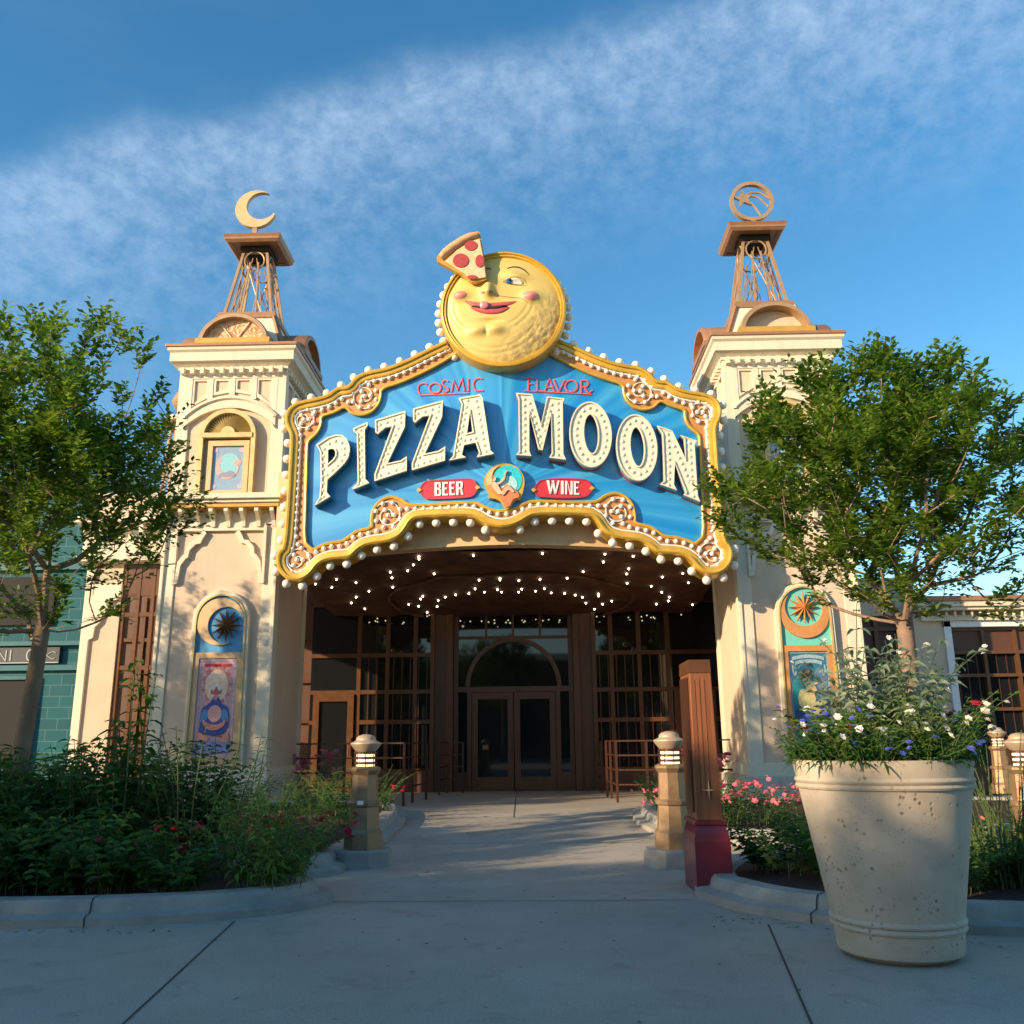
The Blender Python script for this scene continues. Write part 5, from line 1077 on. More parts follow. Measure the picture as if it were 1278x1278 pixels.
mk('copper_edge', MB().box(7.84, 16.4, YW-.40, YW+.6, 3.74, 3.84), 'bronze', wr, bevel=.015)
mk('dark_soffit', MB().box(7.95, 16.3, YW-.10, YW+.5, 3.501, 3.575), 'bronze', wr)
for k in range(44):
    x = 8.3+k*.16; q = MB().lathe([(.005, 3.44), (.028, 3.49), (.03, 3.52), (.02, 3.575)], (x, YW-.2, 0), 8); mk('drop_dentil', q, 'cream', wr, smooth=True)
mk('roof_slab', MB().box(6.0, 16.4, YW+.5, 24, 3.5, 3.80), 'bronze', wr); mk('rear_wall', MB().box(6.1, 16.3, 22.5, 22.7, .1, 3.5), 'dark', wr)
mk('upper_wall', MB().box(6.0, 7.9, YW+.2, 22, 3.55, 4.3), 'stucco', wr)
# ------------------------------------------------------------------ teal tiled building
tb = root('teal_building', (-17, 28, .1), 'teal tiled building behind the left tree with dark shop windows and a slate sign band', 'building')
mk('tiled_wall', MB().box(-24, -11.2, 26, 34, .1, 8.9), 'teal', tb)
M['tealtrim'] = mat('teal_trim', (.0, .10, .12), .4, nscale=4, namt=.1)
q = MB(); q.box(-24, -11.1, 25.85, 26, 3.30, 3.45); q.box(-24, -11.1, 25.8, 26, 4.0, 4.12); q.box(-24, -11.1, 25.75, 26, 8.7, 9.0); q.box(-24, -11.1, 25.85, 26, 6.2, 6.4); mk('tile_ledge', q, 'tealtrim', tb)
q = MB(); q.prism([[(-20, .3), (-13.65, .3), (-13.65, 3.15), (-20, 3.15)], [(-19.9, .6), (-19.9, 3.05), (-13.78, 3.05), (-13.78, .6)]], 25.86, 26); q.box(-16.9, -16.8, 25.88, 26, .6, 3.05); mk('shop_frame', q, 'tealtrim', tb, fix=True)
mk('shop_window', MB().box(-19.9, -13.78, 25.94, 25.98, .6, 3.05), 'dark', tb)
for x in (-17.2, -14.3): mk('upper_window', MB().box(x-.9, x+.9, 25.9, 25.98, 4.6, 6.0), 'dark', tb)
sb = mk('sign_board', MB().box(-17.5, -13.05, 25.86, 25.99, 3.50, 3.95), 'slate', tb, label='slate sign band with chalk-grey lettering and scroll')
mk('board_line', MB().box(-17.5, -13.05, 25.85, 25.858, 3.505, 3.53), 'chalk', sb)
x = -15.35
def bl(ch_, x, w, h=.30, z=3.58):
    q = MB(); T = .035
    def ln(pts):
        q.sweep([(x+u*w, z+v*h) for u, v in pts], [(-T/2, 25.857), (-T/2, 25.845), (T/2, 25.845), (T/2, 25.857)])
    if ch_ == 'O': ln([(.5+.5*math.cos(R(a)), .5+.5*math.sin(R(a))) for a in range(0, 361, 24)])
    if ch_ == 'N': ln([(0, 0), (0, 1), (1, 0), (1, 1)])
    if ch_ == 'I': ln([(.5, 0), (.5, 1)])
    if ch_ == 'C': ln([(.5+.5*math.cos(R(a)), .5+.5*math.sin(R(a))) for a in range(50, 311, 20)])
    mk('board_letter', q, 'chalk', sb, fix=True, label='chalk-grey letter '+ch_)
for ch_, x, w in (('O', -15.15, .24), ('N', -14.82, .24), ('I', -14.5, .1), ('C', -13.98, .2)): bl(ch_, x, w)
q = MB()
for k, (a, b) in enumerate(((0, 1), (1, -1))):
    q.tube([(-13.75+.06*i, 25.85, 3.72+b*(.05+.05*math.sin(i*.9))) for i in range(11)], .012, 5)
mk('board_scroll', q, 'chalk', sb)
# neighbour's round lantern seen past the arcade
gl_ = root('globe_lantern', (-8.42, 18.6, .15), 'round patterned warm glowing lantern on a slim post beside the teal wall', 'lantern')
mk('post', MB().lathe([(.05, .15), (.03, .3), (.03, 2.05), (.06, 2.08), (.06, 2.12)], (-8.42, 18.6, 0), 10), 'rail', gl_, smooth=True)
M['lant'] = mat('pierced_lantern', (.6, .35, .2), .5, nscale=16, col2=(.12, .06, .04), emit=.35, ecol=(1, .6, .35))
mk('globe', MB().ball((-8.42, 18.6, 2.36), .25, 20, 14), 'lant', gl_, smooth=True)
# ------------------------------------------------------------------ bollard lights
def bollard(loc, label, h=1.12):
    r_ = root('bollard_light', loc, label, 'bollard', 'octagonal bollard lights along the walks'); x, y, z = loc
    f = lambda l: [(r*1.0, z+v*h) for r, v in l]; c = (x, y, 0)
    mk('base', MB().lathe(f([(.20, 0), (.195, .135), (.175, .155), (.165, .17), (.15, .36), (.175, .37), (.18, .40), (.16, .415)]), c, 8, R(22.5)), 'boll', r_)
    mk('column', MB().lathe(f([(.140, .415), (.132, .64), (.165, .68), (.165, .70), (.13, .715)]), c, 8, R(22.5)), 'boll', r_)
    mk('lamp_glass', MB().lathe(f([(.095, .71), (.095, .85)]), c, 20), 'lamp', r_, smooth=True)
    lv = MB()
    for v in (.745, .79, .835): lv.lathe(f([(.10, v-.012), (.118, v-.006), (.118, v+.006), (.10, v+.012)]), c, 20)
    for k in range(8): a = R(45*k+10); lv.bar((x+.118*math.cos(a), y+.118*math.sin(a), z+.71*h), (x+.118*math.cos(a), y+.118*math.sin(a), z+.85*h), .008)
    mk('louvre', lv, 'rail', r_)
    mk('hood', MB().lathe(f([(.10, .845), (.12, .865), (.150, .90), (.160, .915), (.157, .925), (.118, .94), (.105, .95)]), c, 24), 'bollhood', r_, smooth=True)
    mk('dome', MB().lathe(f([(.105, .95), (.10, .97), (.075, .99), (.035, 1.0), (.002, 1.003)]), c, 20), 'bollhood', r_, smooth=True)
    return r_
def footing(name, x, y, w, h, zz): mk(name, MB().lathe([(w, zz-.05), (w, zz+h-.02), (w-.02, zz+h)], (x, y, 0), 8, R(22.5)), 'curb', kind='structure', bevel=.01)
footing('footing', -1.26, 9.75, .30, .17, 0); footing('footing', 1.86, 9.62, .32, .17, 0); footing('footing', 9.2, 18.0-1.2, .3, .1, .15)
bollard((-1.26, 9.75, .17), 'shaded bronze bollard light left of the walk, beside the dark green shrubs')
bollard((1.86, 9.62, .17), 'sunlit bronze bollard light right of the walk, beside the brown totem')
bollard((8.62, 16.8, .25), 'far bronze bollard light in front of the right wing windows')
bollard((5.42, 9.7, .12), 'bronze bollard light cut by the right edge of the photo')
mk('outlet_cover', MB().box(-1.30, -1.24, 9.57, 9.60, .60, .64), 'white', bpy.data.objects['bollard_light'])
# ------------------------------------------------------------------ slim totem sign
to = root('totem_sign', (1.93, 7.95, 0), 'tall slim brown totem sign on a maroon plinth at the right of the walk', 'sign')
rz = Matrix.Rotation(R(0), 3, 'Z')
def T8(x0, x1, y0, y1, z0, x2, x3, y2, y3, z1): return MB().hexa([(x0, y0, z0), (x1, y0, z0), (x1, y1, z0), (x0, y1, z0)], [(x2, y2, z1), (x3, y2, z1), (x3, y3, z1), (x2, y3, z1)])
mk('totem_body', T8(1.815, 2.025, 7.9, 8.42, .56, 1.82, 2.00, 7.9, 8.40, 1.86), 'totem', to, bevel=.006)
mk('totem_cap', T8(1.813, 2.003, 7.893, 8.41, 1.755, 1.817, 1.998, 7.893, 8.41, 1.865), 'brownframe', to)
mk('side_panel', MB().box(1.800, 1.814, 7.98, 8.34, .62, 1.72), 'rail', to)
q = MB()
for x in (1.86, 1.90, 1.94): q.box(x, x+.0025, 7.897, 7.9, .75, 1.70)
mk('grooves', q, 'rail', to)
cx_, cz_ = 1.925, .80; st = []
for i in range(8): a = R(90+45*i); r_ = (.075 if i % 4 == 0 else .055) if i % 2 == 0 else .009; st.append((cx_+r_*math.cos(a), cz_+r_*math.sin(a)))
mk('star_mark', MB().prism([st], 7.885, 7.899), 'paleFrame', to)
pl = MB(); pf = [(.0, .135, 1), (.40, .135, 1), (.46, .125, 1), (.52, .105, 1), (.53, .12, 1), (.56, .12, 1)]
for (z0_, a, _), (z1_, b, _) in zip(pf, pf[1:]): pl.add([(1.915-a, 8.16-a-.17, z0_), (1.935+a, 8.16-a-.17, z0_), (1.935+a, 8.16+a+.17, z0_), (1.915-a, 8.16+a+.17, z0_), (1.915-b, 8.16-b-.17, z1_), (1.935+b, 8.16-b-.17, z1_), (1.935+b, 8.16+b+.17, z1_), (1.915-b, 8.16+b+.17, z1_)], [(0, 1, 5, 4), (1, 2, 6, 5), (2, 3, 7, 6), (3, 0, 4, 7)])
pl.add([(1.795, 7.87, .56), (2.055, 7.87, .56), (2.055, 8.45, .56), (1.795, 8.45, .56)], [(0, 1, 2, 3)])
mk('plinth', pl, 'maroon', to)
# ------------------------------------------------------------------ handrails
def railing(label, posts, rails):
    r_ = root('handrail', (posts[0][0], posts[0][1], .14), label, 'handrail', 'bronze handrails in the entrance'); 
    for (x, y) in posts: mk('post', MB().box(x-.022, x+.022, y-.022, y+.022, gz(y), 1.20), 'rail', r_)
    for a, b, zs in rails:
        for z in zs: mk('rail', MB().bar((a[0], a[1], z), (b[0], b[1], z), .026), 'rail', r_)
ZS = (1.20, .95, .70, .45)
railing('bronze handrail right of the entrance walk', [(1.92, 16.9), (1.90, 18.0), (1.86, 18.5), (1.88, 20.2), (1.86, 20.7), (2.45, 16.8)], [((1.92, 16.9), (1.90, 18.0), ZS), ((1.92, 16.9), (2.45, 16.8), ZS), ((2.45, 16.8), (3.9, 16.6), ZS), ((1.90, 18.0), (1.86, 18.5), ZS), ((1.88, 20.2), (1.86, 20.7), ZS)])
railing('bronze handrail left of the entrance walk', [(-1.80, 16.4), (-1.75, 17.2), (-1.62, 18.2), (-1.52, 19.6), (-1.42, 20.4), (-1.1, 20.5), (-2.9, 16.7)], [((-1.80, 16.4), (-1.75, 17.2), ZS), ((-1.75, 17.2), (-1.62, 18.2), ZS), ((-1.80, 16.4), (-3.8, 16.8), ZS), ((-1.52, 19.6), (-1.42, 20.4), ZS), ((-1.42, 20.4), (-1.1, 20.5), ZS)])
# ------------------------------------------------------------------ big stone planter
pc = (2.57, 5.72)
pt = root('stone_planter', (pc[0], pc[1], 0), 'large pale cast-stone planter with pitted sides standing on the paving at right', 'planter')
prof = [(.27, .0), (.335, .035), (.342, .06), (.352, .155), (.365, .16), (.37, .172), (.365, .184), (.357, .19), (.369, .197), (.373, .208), (.368, .22), (.362, .226), (.482, .915), (.496, .92), (.502, .932), (.496, .944), (.489, .948), (.500, .955), (.504, .966), (.498, .978), (.492, .984), (.508, 1.065), (.510, 1.075), (.502, 1.08), (.475, 1.08), (.463, 1.07), (.45, .98)]
mk('pot', MB().lathe(prof, (pc[0], pc[1], 0), 72, capt=False), 'planter', pt, smooth=True)
mk('soil', MB().lathe([(.475, 1.0), (.3, 1.03), (.01, 1.04)], (pc[0], pc[1], 0), 32), 'mulch', pt)
# ------------------------------------------------------------------ trees
def leafquad(vs, fs, p, d, n, L, Wd):       # one folded leaf, pointing along d, faces roughly along n
    s = d.cross(n)
    if s.length < 1e-4: return
    s.normalize(); n = s.cross(d); o = len(vs)
    m = p+d*L*.5-n*L*.06; vs += [p, m+s*Wd/2+n*L*.07, p+d*L-n*L*.1, m-s*Wd/2+n*L*.07]; fs += [(o, o+1, o+2), (o, o+2, o+3)]
def rv(r): 
    while True:
        v = Vector((r.uniform(-1, 1), r.uniform(-1, 1), r.uniform(-1, 1)))
        if .05 < v.length < 1: return v
def tree(name, base, fork, cc, cr, label, seed, ntips, leaf='leaf', bark='bark', group=None, trunk_r=.085, nl=2.6, lsize=.086, lobes=9, skew=0):
    r = random.Random(seed); base, fork, cc = Vector(base), Vector(fork), Vector(cc)
    t_ = root(name, tuple(base), label, 'tree', group)
    # uneven crown: ellipsoid with lobes and hollows
    lob = [(rv(r).normalized(), r.uniform(.10, .30)) for _ in range(lobes)]; hol = [(rv(r).normalized(), r.uniform(.12, .30)) for _ in range(lobes)]
    def rad(d):
        k = .86
        for v, a in lob: k += a*max(0, d.dot(v))**8
        for v, a in hol: k -= a*max(0, d.dot(v))**10
        return k
    nodes_ = [dict(p=base.copy(), par=-1, w=0)]; n0 = 5
    for i in range(1, n0+1):
        k = i/n0; nodes_.append(dict(p=base.lerp(fork, k)+Vector((.02*math.sin(k*4+seed), .02*math.cos(k*5), 0)), par=len(nodes_)-1, w=0))
    fk = len(nodes_)-1
    tips = []
    while len(tips) < ntips:
        d = rv(r); q = d.normalized(); u = r.random()**.42
        p = Vector((q.x*cr[0], q.y*cr[1], q.z*cr[2]))*u*rad(q)+cc
        if q.z < -.1 and r.random() < .35: continue
        if p.z < fork.z-.15: p.z = fork.z-.15+r.random()*.4
        tips.append((p-fork).length and p)
    tips.sort(key=lambda p: (p-fork).length)
    tipn = []
    for p in tips:
        best = None; bd = 1e9
        dist0 = (p-fork).length
        for i in range(fk, len(nodes_)):
            n = nodes_[i]; d = (p-n['p']).length; dn = (n['p']-fork).length
            if dn > dist0+.05: continue
            dv = (p-n['p']); out = (n['p']-fork); ang = 0
            if dn > .15 and d > .05: ang = 1-dv.normalized().dot(out.normalized())
            c = d*(1+.9*ang)+.12*n.get('dep', 0)*.1
            if c < bd: bd = c; best = i
        a = nodes_[best]['p']; d = (p-a).length; ns = max(1, int(d/.22)); par = best
        bend_ = Vector((r.uniform(-.06, .06), r.uniform(-.06, .06), r.uniform(-.10, -.02)))*d
        for k in range(1, ns+1):
            f_ = k/ns; q = a.lerp(p, f_)+bend_*math.sin(math.pi*f_); nodes_.append(dict(p=q, par=par, w=0)); par = len(nodes_)-1
        tipn.append(par)
    for i in tipn:
        while i >= 0: nodes_[i]['w'] += 1; i = nodes_[i]['par']
    tw = MB(); mw = nodes_[fk]['w']
    def rr_(i):
        n = nodes_[i]
        if i <= fk: return trunk_r*(1.25-.25*i/fk) if i else trunk_r*1.45
        return max(.0045, trunk_r*.80*(n['w']/mw)**.46)
    ch = {}
    for i, n in enumerate(nodes_):
        if n['par'] >= 0: ch.setdefault(n['par'], []).append(i)
    done = set(); stack = [(0, None)]
    while stack:                                   # chains of nodes become tubes
        i, fr = stack.pop(); pts = [nodes_[fr]['p'], nodes_[i]['p']] if fr is not None else [nodes_[i]['p']]
        rd = [min(rr_(fr), rr_(i)*1.15), rr_(i)] if fr is not None else [rr_(i)]
        cur = i
        while ch.get(cur):
            cs = sorted(ch[cur], key=lambda j: -nodes_[j]['w'])
            for c in cs[1:]: stack.append((c, cur))
            cur = cs[0]; pts.append(nodes_[cur]['p']); rd.append(rr_(cur))
        if len(pts) > 1: tw.tube(pts, rd, 10 if rd[0] > .05 else (6 if rd[0] > .015 else 4), cap=False)
    mk('trunk', tw, bark, t_, smooth=True)
    vs, fs = [], []
    for ti in tipn:
        tip = nodes_[ti]['p']; d0 = (tip-fork).normalized(); dens = 1 if r.random() < .85 else .4
        for _ in range(max(1, round(4*nl*dens))):
            back = r.uniform(0, .28); start = tip-d0*back; dr = (d0*.55+rv(r)*.75+Vector((0, 0, .22))).normalized(); ln = r.uniform(.14, .34)
            for k in range(9):
                f_ = (k+.6)/9; p = start+dr*ln*f_
                side = dr.cross(Vector((0, 0, 1))+rv(r)*.3).normalized()*(1 if k % 2 else -1)
                ld = (side*.8+dr*.6+rv(r)*.35).normalized(); nn2 = (Vector((0, 0, 1))+rv(r)*.6).normalized()
                s_ = r.uniform(.75, 1.2)*lsize; leafquad(vs, fs, p, ld, nn2, s_, s_*.56)
    cw = MB(); cw.v = vs; cw.f = fs
    mk('crown', cw, leaf, t_)
    return t_
TL = tree('shade_tree', (-4.62, 9.2, .1), (-4.5, 9.15, 2.35), (-4.95, 9.1, 4.0), (2.25, 2.0, 1.95), 'leafy tree with a slim tan trunk in the left bed before the teal building', 11, 430, trunk_r=.075)
TR = tree('shade_tree', (4.32, 9.7, .1), (4.34, 9.6, 2.35), (4.42, 9.6, 3.95), (2.0, 1.85, 1.72), 'broad leafy tree with many pale limbs right of the sign behind the stone planter', 23, 470, bark='bark2', trunk_r=.085)
# unseen trees added behind and beside the viewer to shade paving and fill reflections
sh_ = [(-10.8, 11.2, 0, 1.18, 'unseen added tree left of the plaza beyond the left edge of the photo'), (-13.5, 2.2, 1.2, 1.0, 'unseen added tree standing left of the viewer'), (-12.6, -2.5, 2.4, 1.22, 'unseen added tree second behind the viewer on the left'),
       (-11.6, -7.0, 3.7, 1.2, 'unseen added tree third behind the viewer on the left'), (-6.5, -5.0, 5.0, 1.05, 'unseen added tree close behind the viewer'), (-15.5, 7.5, .6, 1.25, 'unseen added tree far left in front of the teal building'), (5.5, -9.0, 4.2, 1.3, 'unseen added tree behind the viewer on the right'), (-1.5, -13.0, 2.2, 1.4, 'tallest unseen added tree far behind the viewer'), (-8.3, -3.6, 2.0, .93, 'unseen added tree nearest the viewer on the left'), (-10.2, 0.6, 4.4, .85, 'small unseen added tree left of the viewer'), (-16.5, -7.0, 5.3, 1.45, 'large unseen added tree behind the left row'), (-17.5, -1.0, 2.9, 1.3, 'unseen added tree farthest to the left of the viewer')]
TS = tree('shade_tree', (-10.8, 11.3, .05), (-10.75, 11.3, 2.0), (-10.8, 11.3, 4.3), (2.1, 2.0, 2.4), 'sparse unseen tree beyond the left edge, shaped to dapple the left tower', 37, 170, nl=1.4, trunk_r=.06)  # unseen tree, kept sparse so its shade dapples the left tower
for x, y, rz_, sc_, lab in sh_[1:]: copy_tree(TR if rz_ > 1.5 else TL, (x, y, .0), rz_, sc_, lab, 'unseen trees added around the viewer')
bh = root('reflection_block', (4, -26, 0), 'plain unseen brown block added behind the viewer for reflections', 'building')  # unseen block added so the glass has something to reflect
mk('wall', MB().box(-30, 34, -36, -26, 0, 7), 'brownpanel', bh); mk('parapet', MB().box(-30.3, 34.3, -36.3, -25.7, 7, 7.5), 'cream', bh)
for k in range(12): mk('window', MB().box(-27+k*5, -24.5+k*5, -25.99, -25.9, 1, 4), 'glass', bh)
# ------------------------------------------------------------------ herbaceous plants
def herb(name, label, cat, seed, h, spread, nst, L, leafm, wd=.32, pairs=11, lean=.35, flower=None, nfl=0, fsz=.03, stem='twig', low=.12, group=None, droop=.25, spike=False):
    r = random.Random(seed); t_ = root(name, (0, 0, 0), label, cat, group); sm_ = MB(); vs, fs = [], []; fl = MB(); tops = []
    for i in range(nst):
        a = r.uniform(0, 6.283); rr = spread*math.sqrt(r.random())*.45; b = Vector((rr*math.cos(a), rr*math.sin(a), 0)); hh = h*r.uniform(.6, 1.05)
        ln = Vector((math.cos(a)*lean*spread*r.uniform(.3, 1.3), math.sin(a)*lean*spread*r.uniform(.3, 1.3), 0)); pts = []
        wob = Vector((r.uniform(-.05, .05), r.uniform(-.05, .05), 0))*h
        for k in range(7):
            f_ = k/6; pts.append(b+ln*f_*f_+wob*math.sin(f_*4)+Vector((0, 0, hh*(f_-.10*lean*f_*f_))))
        sm_.tube(pts, [.006*max(.6, h)*(1-.6*k/6) for k in range(7)], 4, cap=False); tops.append(pts[-1])
        for k in range(pairs):
            f_ = low+(1-low)*(k+.5)/pairs; j = min(5, int(f_*6)); p = pts[j].lerp(pts[j+1], f_*6-j); ax = (pts[j+1]-pts[j]).normalized(); az = k*1.9+r.random()
            for s_ in (0, math.pi):
                o_ = Vector((math.cos(az+s_), math.sin(az+s_), r.uniform(-.15, .55))).normalized(); sc_ = L*r.uniform(.65, 1.15)*(1.1-.55*f_)
                sd = o_.cross(ax)
                if sd.length < .01: continue
                sd.normalize(); up_ = sd.cross(o_).normalized()
                if up_.z < 0: up_ = -up_
                o = len(vs); w_ = sc_*wd; dz = Vector((0, 0, -droop*sc_))
                m1 = p+o_*sc_*.35; m2 = p+o_*sc_*.70+dz*.4; tp = p+o_*sc_+dz
                vs += [p, m1+sd*w_*.5+up_*w_*.2, m2+sd*w_*.38+up_*w_*.15, tp, m2-sd*w_*.38+up_*w_*.15, m1-sd*w_*.5+up_*w_*.2, m1, m2]
                fs += [(o, o+1, o+6), (o+1, o+2, o+7, o+6), (o+2, o+3, o+7), (o, o+6, o+5), (o+6, o+7, o+4, o+5), (o+7, o+3, o+4)]
        if spike: pass
    mk('stem', sm_, stem, t_); q = MB(); q.v = vs; q.f = fs; mk('leaves', q, leafm, t_)
    if flower:
        for k in range(nfl):
            if nfl <= 36: fl = MB()
            c = r.choice(tops)+Vector((r.uniform(-.06, .06), r.uniform(-.06, .06), r.uniform(-.10, .03)))*max(.5, h); up_ = (Vector((0, -.5, .8))+rv(r)*.6).normalized(); x = up_.orthogonal().normalized(); y = up_.cross(x)
            s_ = fsz*r.uniform(.7, 1.25)
            for ringk, (rad_, zz_, n_) in enumerate(((1.0, 0, 6), (.65, .25, 5), (.3, .4, 3))):
                for j in range(n_):
                    a = 6.283*j/n_+ringk*.5; dd = x*math.cos(a)+y*math.sin(a); pp = x*math.cos(a+1.57)+y*math.sin(a+1.57); c0 = c+up_*s_*zz_
                    fl.add([c0, c0+dd*s_*rad_*.6+pp*s_*rad_*.45+up_*s_*.15, c0+dd*s_*rad_+up_*s_*.3, c0+dd*s_*rad_*.6-pp*s_*rad_*.45+up_*s_*.15], [(0, 1, 2, 3)])
            if nfl <= 36: mk('flower', fl, flower, t_)
        if nfl > 36: mk('flowers', fl, flower, t_, kind='stuff')
    return t_
def scatter(proto, spots, label, group, seed=1, smin=.85, smax=1.2):
    r = random.Random(seed)
    for k, (x, y) in enumerate(spots):
        z = gz(y)+.12
        if k == 0 and proto.location.length < 1e-6: proto.location = (x, y, z); proto.rotation_euler.z = r.uniform(0, 6.28); proto['label'] = label; proto['group'] = group
        else: copy_tree(proto, (x, y, z), r.uniform(0, 6.28), r.uniform(smin, smax), label, group)
def fresh(o, **k): return o
h1 = herb('leafy_perennial', 'x', 'plant', 31, 1.02, .66, 34, .18, 'leaf2', .46, pairs=12)
h2 = herb('leafy_perennial', 'x', 'plant', 32, .60, .60, 28, .14, 'leaf2', .42, pairs=10, lean=.6)
r_ = random.Random(5)
scatter(h1, [(-7.2+i*.62+r_.uniform(-.12, .12), 8.75+r_.uniform(-.2, .2)) for i in range(7)]+[(-6.6+i*.62+r_.uniform(-.15, .15), 9.6+r_.uniform(-.2, .2)) for i in range(7)]+[(-6.9+i*.8, 10.4) for i in range(5)]+[(-5.6+i*.62+r_.uniform(-.1, .1), 8.05+r_.uniform(-.1, .1)) for i in range(5)], 'tall dark green leafy perennial massed in the left bed', 'tall perennials in the left bed', 3, .85, 1.15)
scatter(h2, [(-5.2+i*.50+r_.uniform(-.1, .1), 7.32+r_.uniform(-.08, .08)) for i in range(7)]+[(-4.4+i*.55, 7.75+r_.uniform(-.1, .1)) for i in range(4)], 'low bushy green perennial along the front kerb of the left bed', 'low perennials along the left kerb', 4, .7, 1.1)
st1 = herb('tall_stalk', 'tallest leafy stalk of the left bed rising in front of the left tower pilaster', 'plant', 41, 2.05, .30, 5, .27, 'leaf2', .40, 12, .4, low=.3, droop=.4); st1.location = (-3.15, 8.3, .12)
st2 = herb('tall_stalk', 'slender leafy stalk in the left bed reaching the foot of the tower poster', 'plant', 42, 1.50, .50, 9, .15, 'leaf2', .30, 13, .5, low=.2); st2.location = (-2.55, 8.3, .12)
for x, y, sc_, lab in ((-4.9, 8.2, .95, 'leafy stalk near the left tree trunk, poking above the left bed'), (-2.15, 8.35, .92, 'short leafy stalk nearest the bollard side of the left bed')): copy_tree(st2, (x, y, .12), 2.1, sc_, lab)
lm = herb('willowy_plant', 'bright lime willowy plant spilling over the kerb corner of the left bed', 'plant', 51, .80, .60, 46, .12, 'leaf3', .30, 12, .8, low=.1, droop=.5); lm.location = (-1.55, 7.42, .14); lm.scale = (1, .8, 1)
rd = herb('rose_bush', 'x', 'bush', 61, .46, .55, 26, .065, 'leaf2', .5, 8, .6, 'petalred', 20, .042)
scatter(rd, [(-1.62, 7.95), (-2.3, 8.0), (-2.6, 7.6)], 'dark green rose bush with crimson blooms at the walk end of the left bed', 'crimson roses at the end of the left bed', 6, .85, 1.1)
for i, (x, y, lab) in enumerate([(-1.75, 9.6, 'crimson rose bush close beside the left bollard light'), (-2.3, 10.1, 'crimson rose bush between the left bollard and the arcade'), (-1.75, 13.4, 'crimson rose bush nearest the left gate tower')]): copy_tree(rd, (x, y, gz(y)+.12), 1.3*i, .85, lab)
sb_ = herb('green_shrub', 'x', 'shrub', 62, .62, .66, 34, .07, 'leaf2', .5, 9, .6)
scatter(sb_, [(-1.85, 12.2), (-2.5, 12.8), (-3.2, 13.4), (-2.3, 13.7), (-2.0, 14.6), (-2.9, 14.5), (-3.8, 14.2), (-4.6, 14.4), (-3.2, 11.9)], 'rounded green shrub in the bed at the foot of the left gate tower', 'shrubs at the foot of the left tower', 8, .85, 1.1)
for i, (x, y) in enumerate([(2.35, 13.2), (2.4, 14.3), (2.9, 14.9), (2.75, 12.4)]): copy_tree(sb_, (x, y, gz(y)+.12), i*1.1, .9, 'rounded green shrub behind the sunlit bollard light at right', 'shrubs behind the sunlit bollard')
pk = herb('rose_bush', 'x', 'bush', 63, .55, .60, 28, .06, 'leaf2', .5, 8, .6, 'petalpink', 36, .036)
scatter(pk, [(2.75, 11.75), (3.25, 11.85), (3.75, 11.7), (4.3, 11.9), (2.95, 12.2), (3.5, 12.3), (2.5, 12.0)], 'pink flowering rose bush at the foot of the right gate tower', 'pink roses by the right tower', 9, .85, 1.1)
copy_tree(pk, (2.2, 11.9, .2), .4, .8, 'single pink rose bush half hidden by the brown totem')
sal = herb('rose_bush', 'x', 'bush', 64, .45, .6, 26, .06, 'leaf2', .5, 8, .6, 'petalsalmon', 12, .03)
scatter(sal, [(5.1, 8.9), (5.7, 9.2), (4.7, 8.6), (6.3, 9.3)], 'dark rose bush with small salmon blooms right of the stone planter', 'salmon roses right of the planter', 10)
scatter(herb('leafy_perennial', 'x', 'plant', 65, .50, .62, 30, .12, 'leaf2', .38, 13, .6), [(2.6, 8.2), (3.0, 7.7), (3.1, 8.5), (3.6, 8.1), (4.1, 8.6), (3.9, 7.5), (4.5, 7.9), (4.9, 7.4), (5.3, 8.1), (4.4, 7.1), (3.5, 7.2), (5.9, 7.7), (5.0, 6.7)], 'narrow leafed dark green perennial in the right bed behind the planter', 'perennials in the right bed', 11, .75, 1.1)
mg = herb('potted_flowers', 'magenta flowering bush glimpsed through the left side of the entrance', 'bush', 66, .95, .6, 30, .05, 'leaf2', .5, 6, .5, 'petalpink', 60, .06); mg.location = (-3.75, 17.9, .13)
copy_tree(mg, (3.35, 16.7, .13), 2, .95, 'magenta flowering bush behind the top of the sunlit bollard')
hedge = herb('clipped_hedge', 'dark clipped conical evergreen behind the right rim of the planter', 'shrub', 67, 1.15, .5, 50, .04, 'leaf2', .4, 18, .5); hedge.location = (4.05, 7.4, .12)
# ------------------------------------------------------------------ planting in the stone planter
px_, py_ = pc; PZ = 1.03
def inpot(o, x, y, z=PZ, s=1): o.location = (px_+x, py_+y, z); o.scale = (s,)*3; return o
inpot(herb('sage_plant', 'tall grey-green sage with soft leaves at the centre of the planter', 'plant', 71, .80, .44, 22, .15, 'leafgrey', .40, 10, .7, 'petalwhite', 5, .02, droop=.4), .14, .05)
copy_tree(bpy.data.objects['sage_plant'], (px_-.02, py_+.15, PZ), 2.2, .95, 'shorter grey-green sage just left of the tallest one in the planter')
inpot(herb('tall_stalk', 'single tall green stalk with broad leaves rising at the left of the planter sage', 'plant', 72, 1.0, .06, 2, .17, 'leafgrey', .4, 6, .4, low=.3, droop=.4), -.06, .08)
inpot(herb('salvia_plant', 'dark salvia with violet blue spikes at the left side of the planter', 'plant', 73, .38, .36, 40, .08, 'leaf2', .5, 9, .5, 'petalblue', 36, .018), -.22, .06)
inpot(herb('white_gaura', 'white star flowered plant at the front left of the planter', 'plant', 74, .36, .34, 34, .07, 'leaf3', .32, 9, .6, 'petalwhite', 18, .021), -.24, -.22)
copy_tree(bpy.data.objects['white_gaura'], (px_+.02, py_-.26, PZ), 1.1, 1.0, 'white star flowered plant at the front middle of the planter')
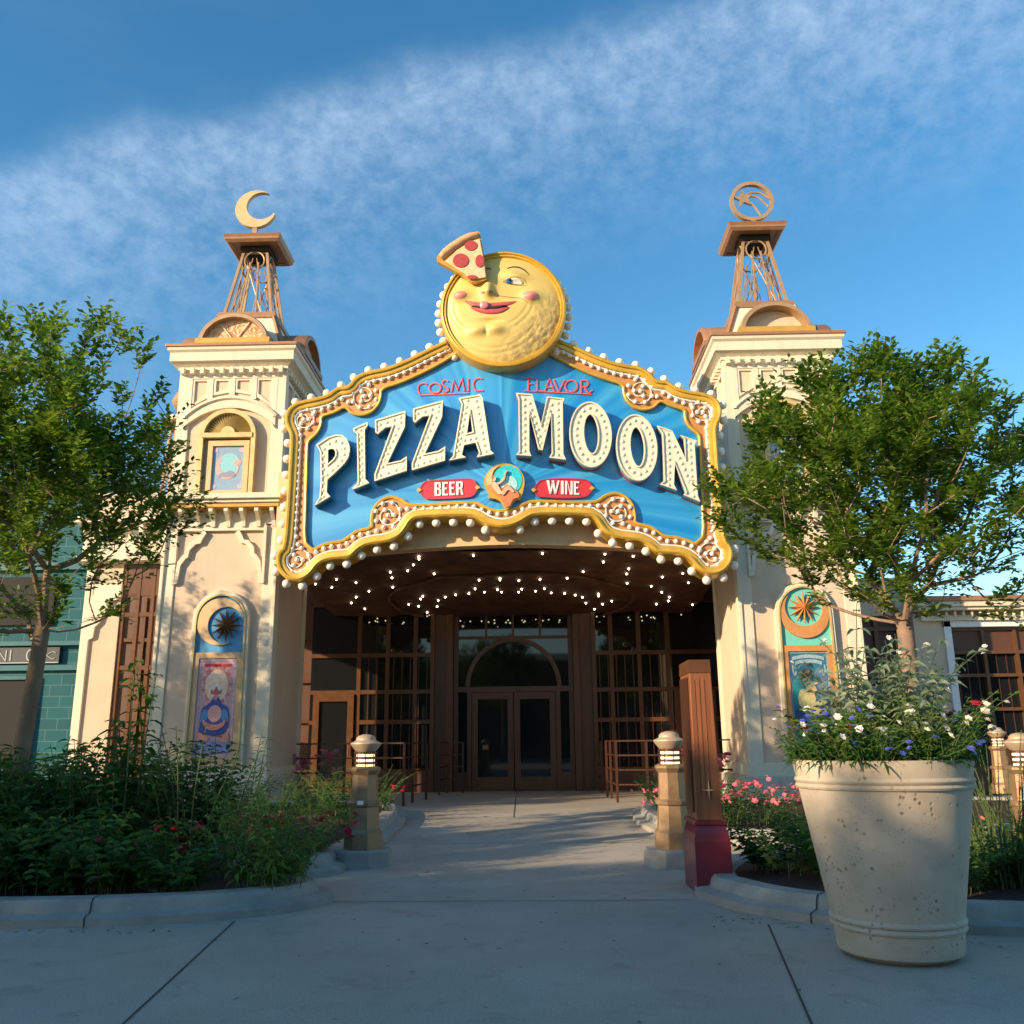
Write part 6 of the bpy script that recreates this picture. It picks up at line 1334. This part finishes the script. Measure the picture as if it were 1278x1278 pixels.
copy_tree(bpy.data.objects['white_gaura'], (px_+.26, py_-.1, PZ), 2.1, 1.25, 'taller white star flowered plant at the right of the planter')
inpot(herb('lobelia', 'low lobelia with bright blue flowers hanging over the front rim of the planter', 'plant', 75, .20, .28, 26, .05, 'leaf2', .3, 7, .8, 'petalblue', 24, .020), .10, -.38)
inpot(herb('viola', 'small yellow flowered plant in the middle of the planter', 'plant', 76, .30, .24, 16, .06, 'leaf3', .4, 7, .6, 'petalyellow', 7, .028), .08, -.2)
inpot(herb('verbena', 'red flowered verbena at the right rim of the planter', 'plant', 77, .36, .32, 30, .085, 'leaf2', .38, 9, .6, 'petalred', 9, .034), .34, .02)
copy_tree(bpy.data.objects['verbena'], (px_-.36, py_-.12, PZ), 3.1, .75, 'small red flowered verbena at the left rim of the planter')
gr = herb('trailing_grass', 'x', 'plant', 78, .26, .32, 30, .09, 'leaf2', .20, 8, .5, droop=.5)
for k, (a, lab) in enumerate(((-150, 'leafy trailing plant over the left front rim of the planter'), (-118, 'trailing green plant on the rim below the white flowers'), (-60, 'trailing green plant on the rim right of the blue lobelia'), (-28, 'trailing green plant at the right front rim of the planter'), (10, 'trailing green plant at the far right rim of the planter'), (175, 'trailing green plant at the far left rim of the planter'))):
    p_ = (px_+.38*math.cos(R(a)), py_+.38*math.sin(R(a)), PZ)
    if k == 0: gr.location = p_; gr['label'] = lab
    else: copy_tree(gr, p_, k*1.2, 1.0, lab)

# dry leaves blown against the kerbs and over the mulch
lr = random.Random(77); lv_, lf_ = [], []
def drop(x, y, z):
    a = lr.uniform(0, 6.28); leafquad(lv_, lf_, Vector((x, y, z+.006)), Vector((math.cos(a), math.sin(a), lr.uniform(-.1, .2))).normalized(), Vector((lr.uniform(-.3, .3), lr.uniform(-.3, .3), 1)).normalized(), lr.uniform(.02, .045), lr.uniform(.012, .022))
for _ in range(70): drop(lr.uniform(-5, -1.9), 6.52+lr.gauss(0, .05), .0)
for _ in range(60): k = lr.random(); drop(1.72+1.6*k, 7.1-1.1*k+lr.gauss(0, .10)-.18, 0)
for _ in range(110): drop(lr.uniform(-1.6, 2.0), lr.uniform(4.2, 15), gz(10)*0+.0+(.0))
lv_ = [(v[0], v[1], v[2]+gz(v[1])) for v in lv_]
q = MB(); q.v = lv_; q.f = lf_; M['dry'] = leafmat('dry_leaf', (.10, .05, .02), (.28, .17, .06)); mk('leaf_litter', q, 'dry', kind='stuff')
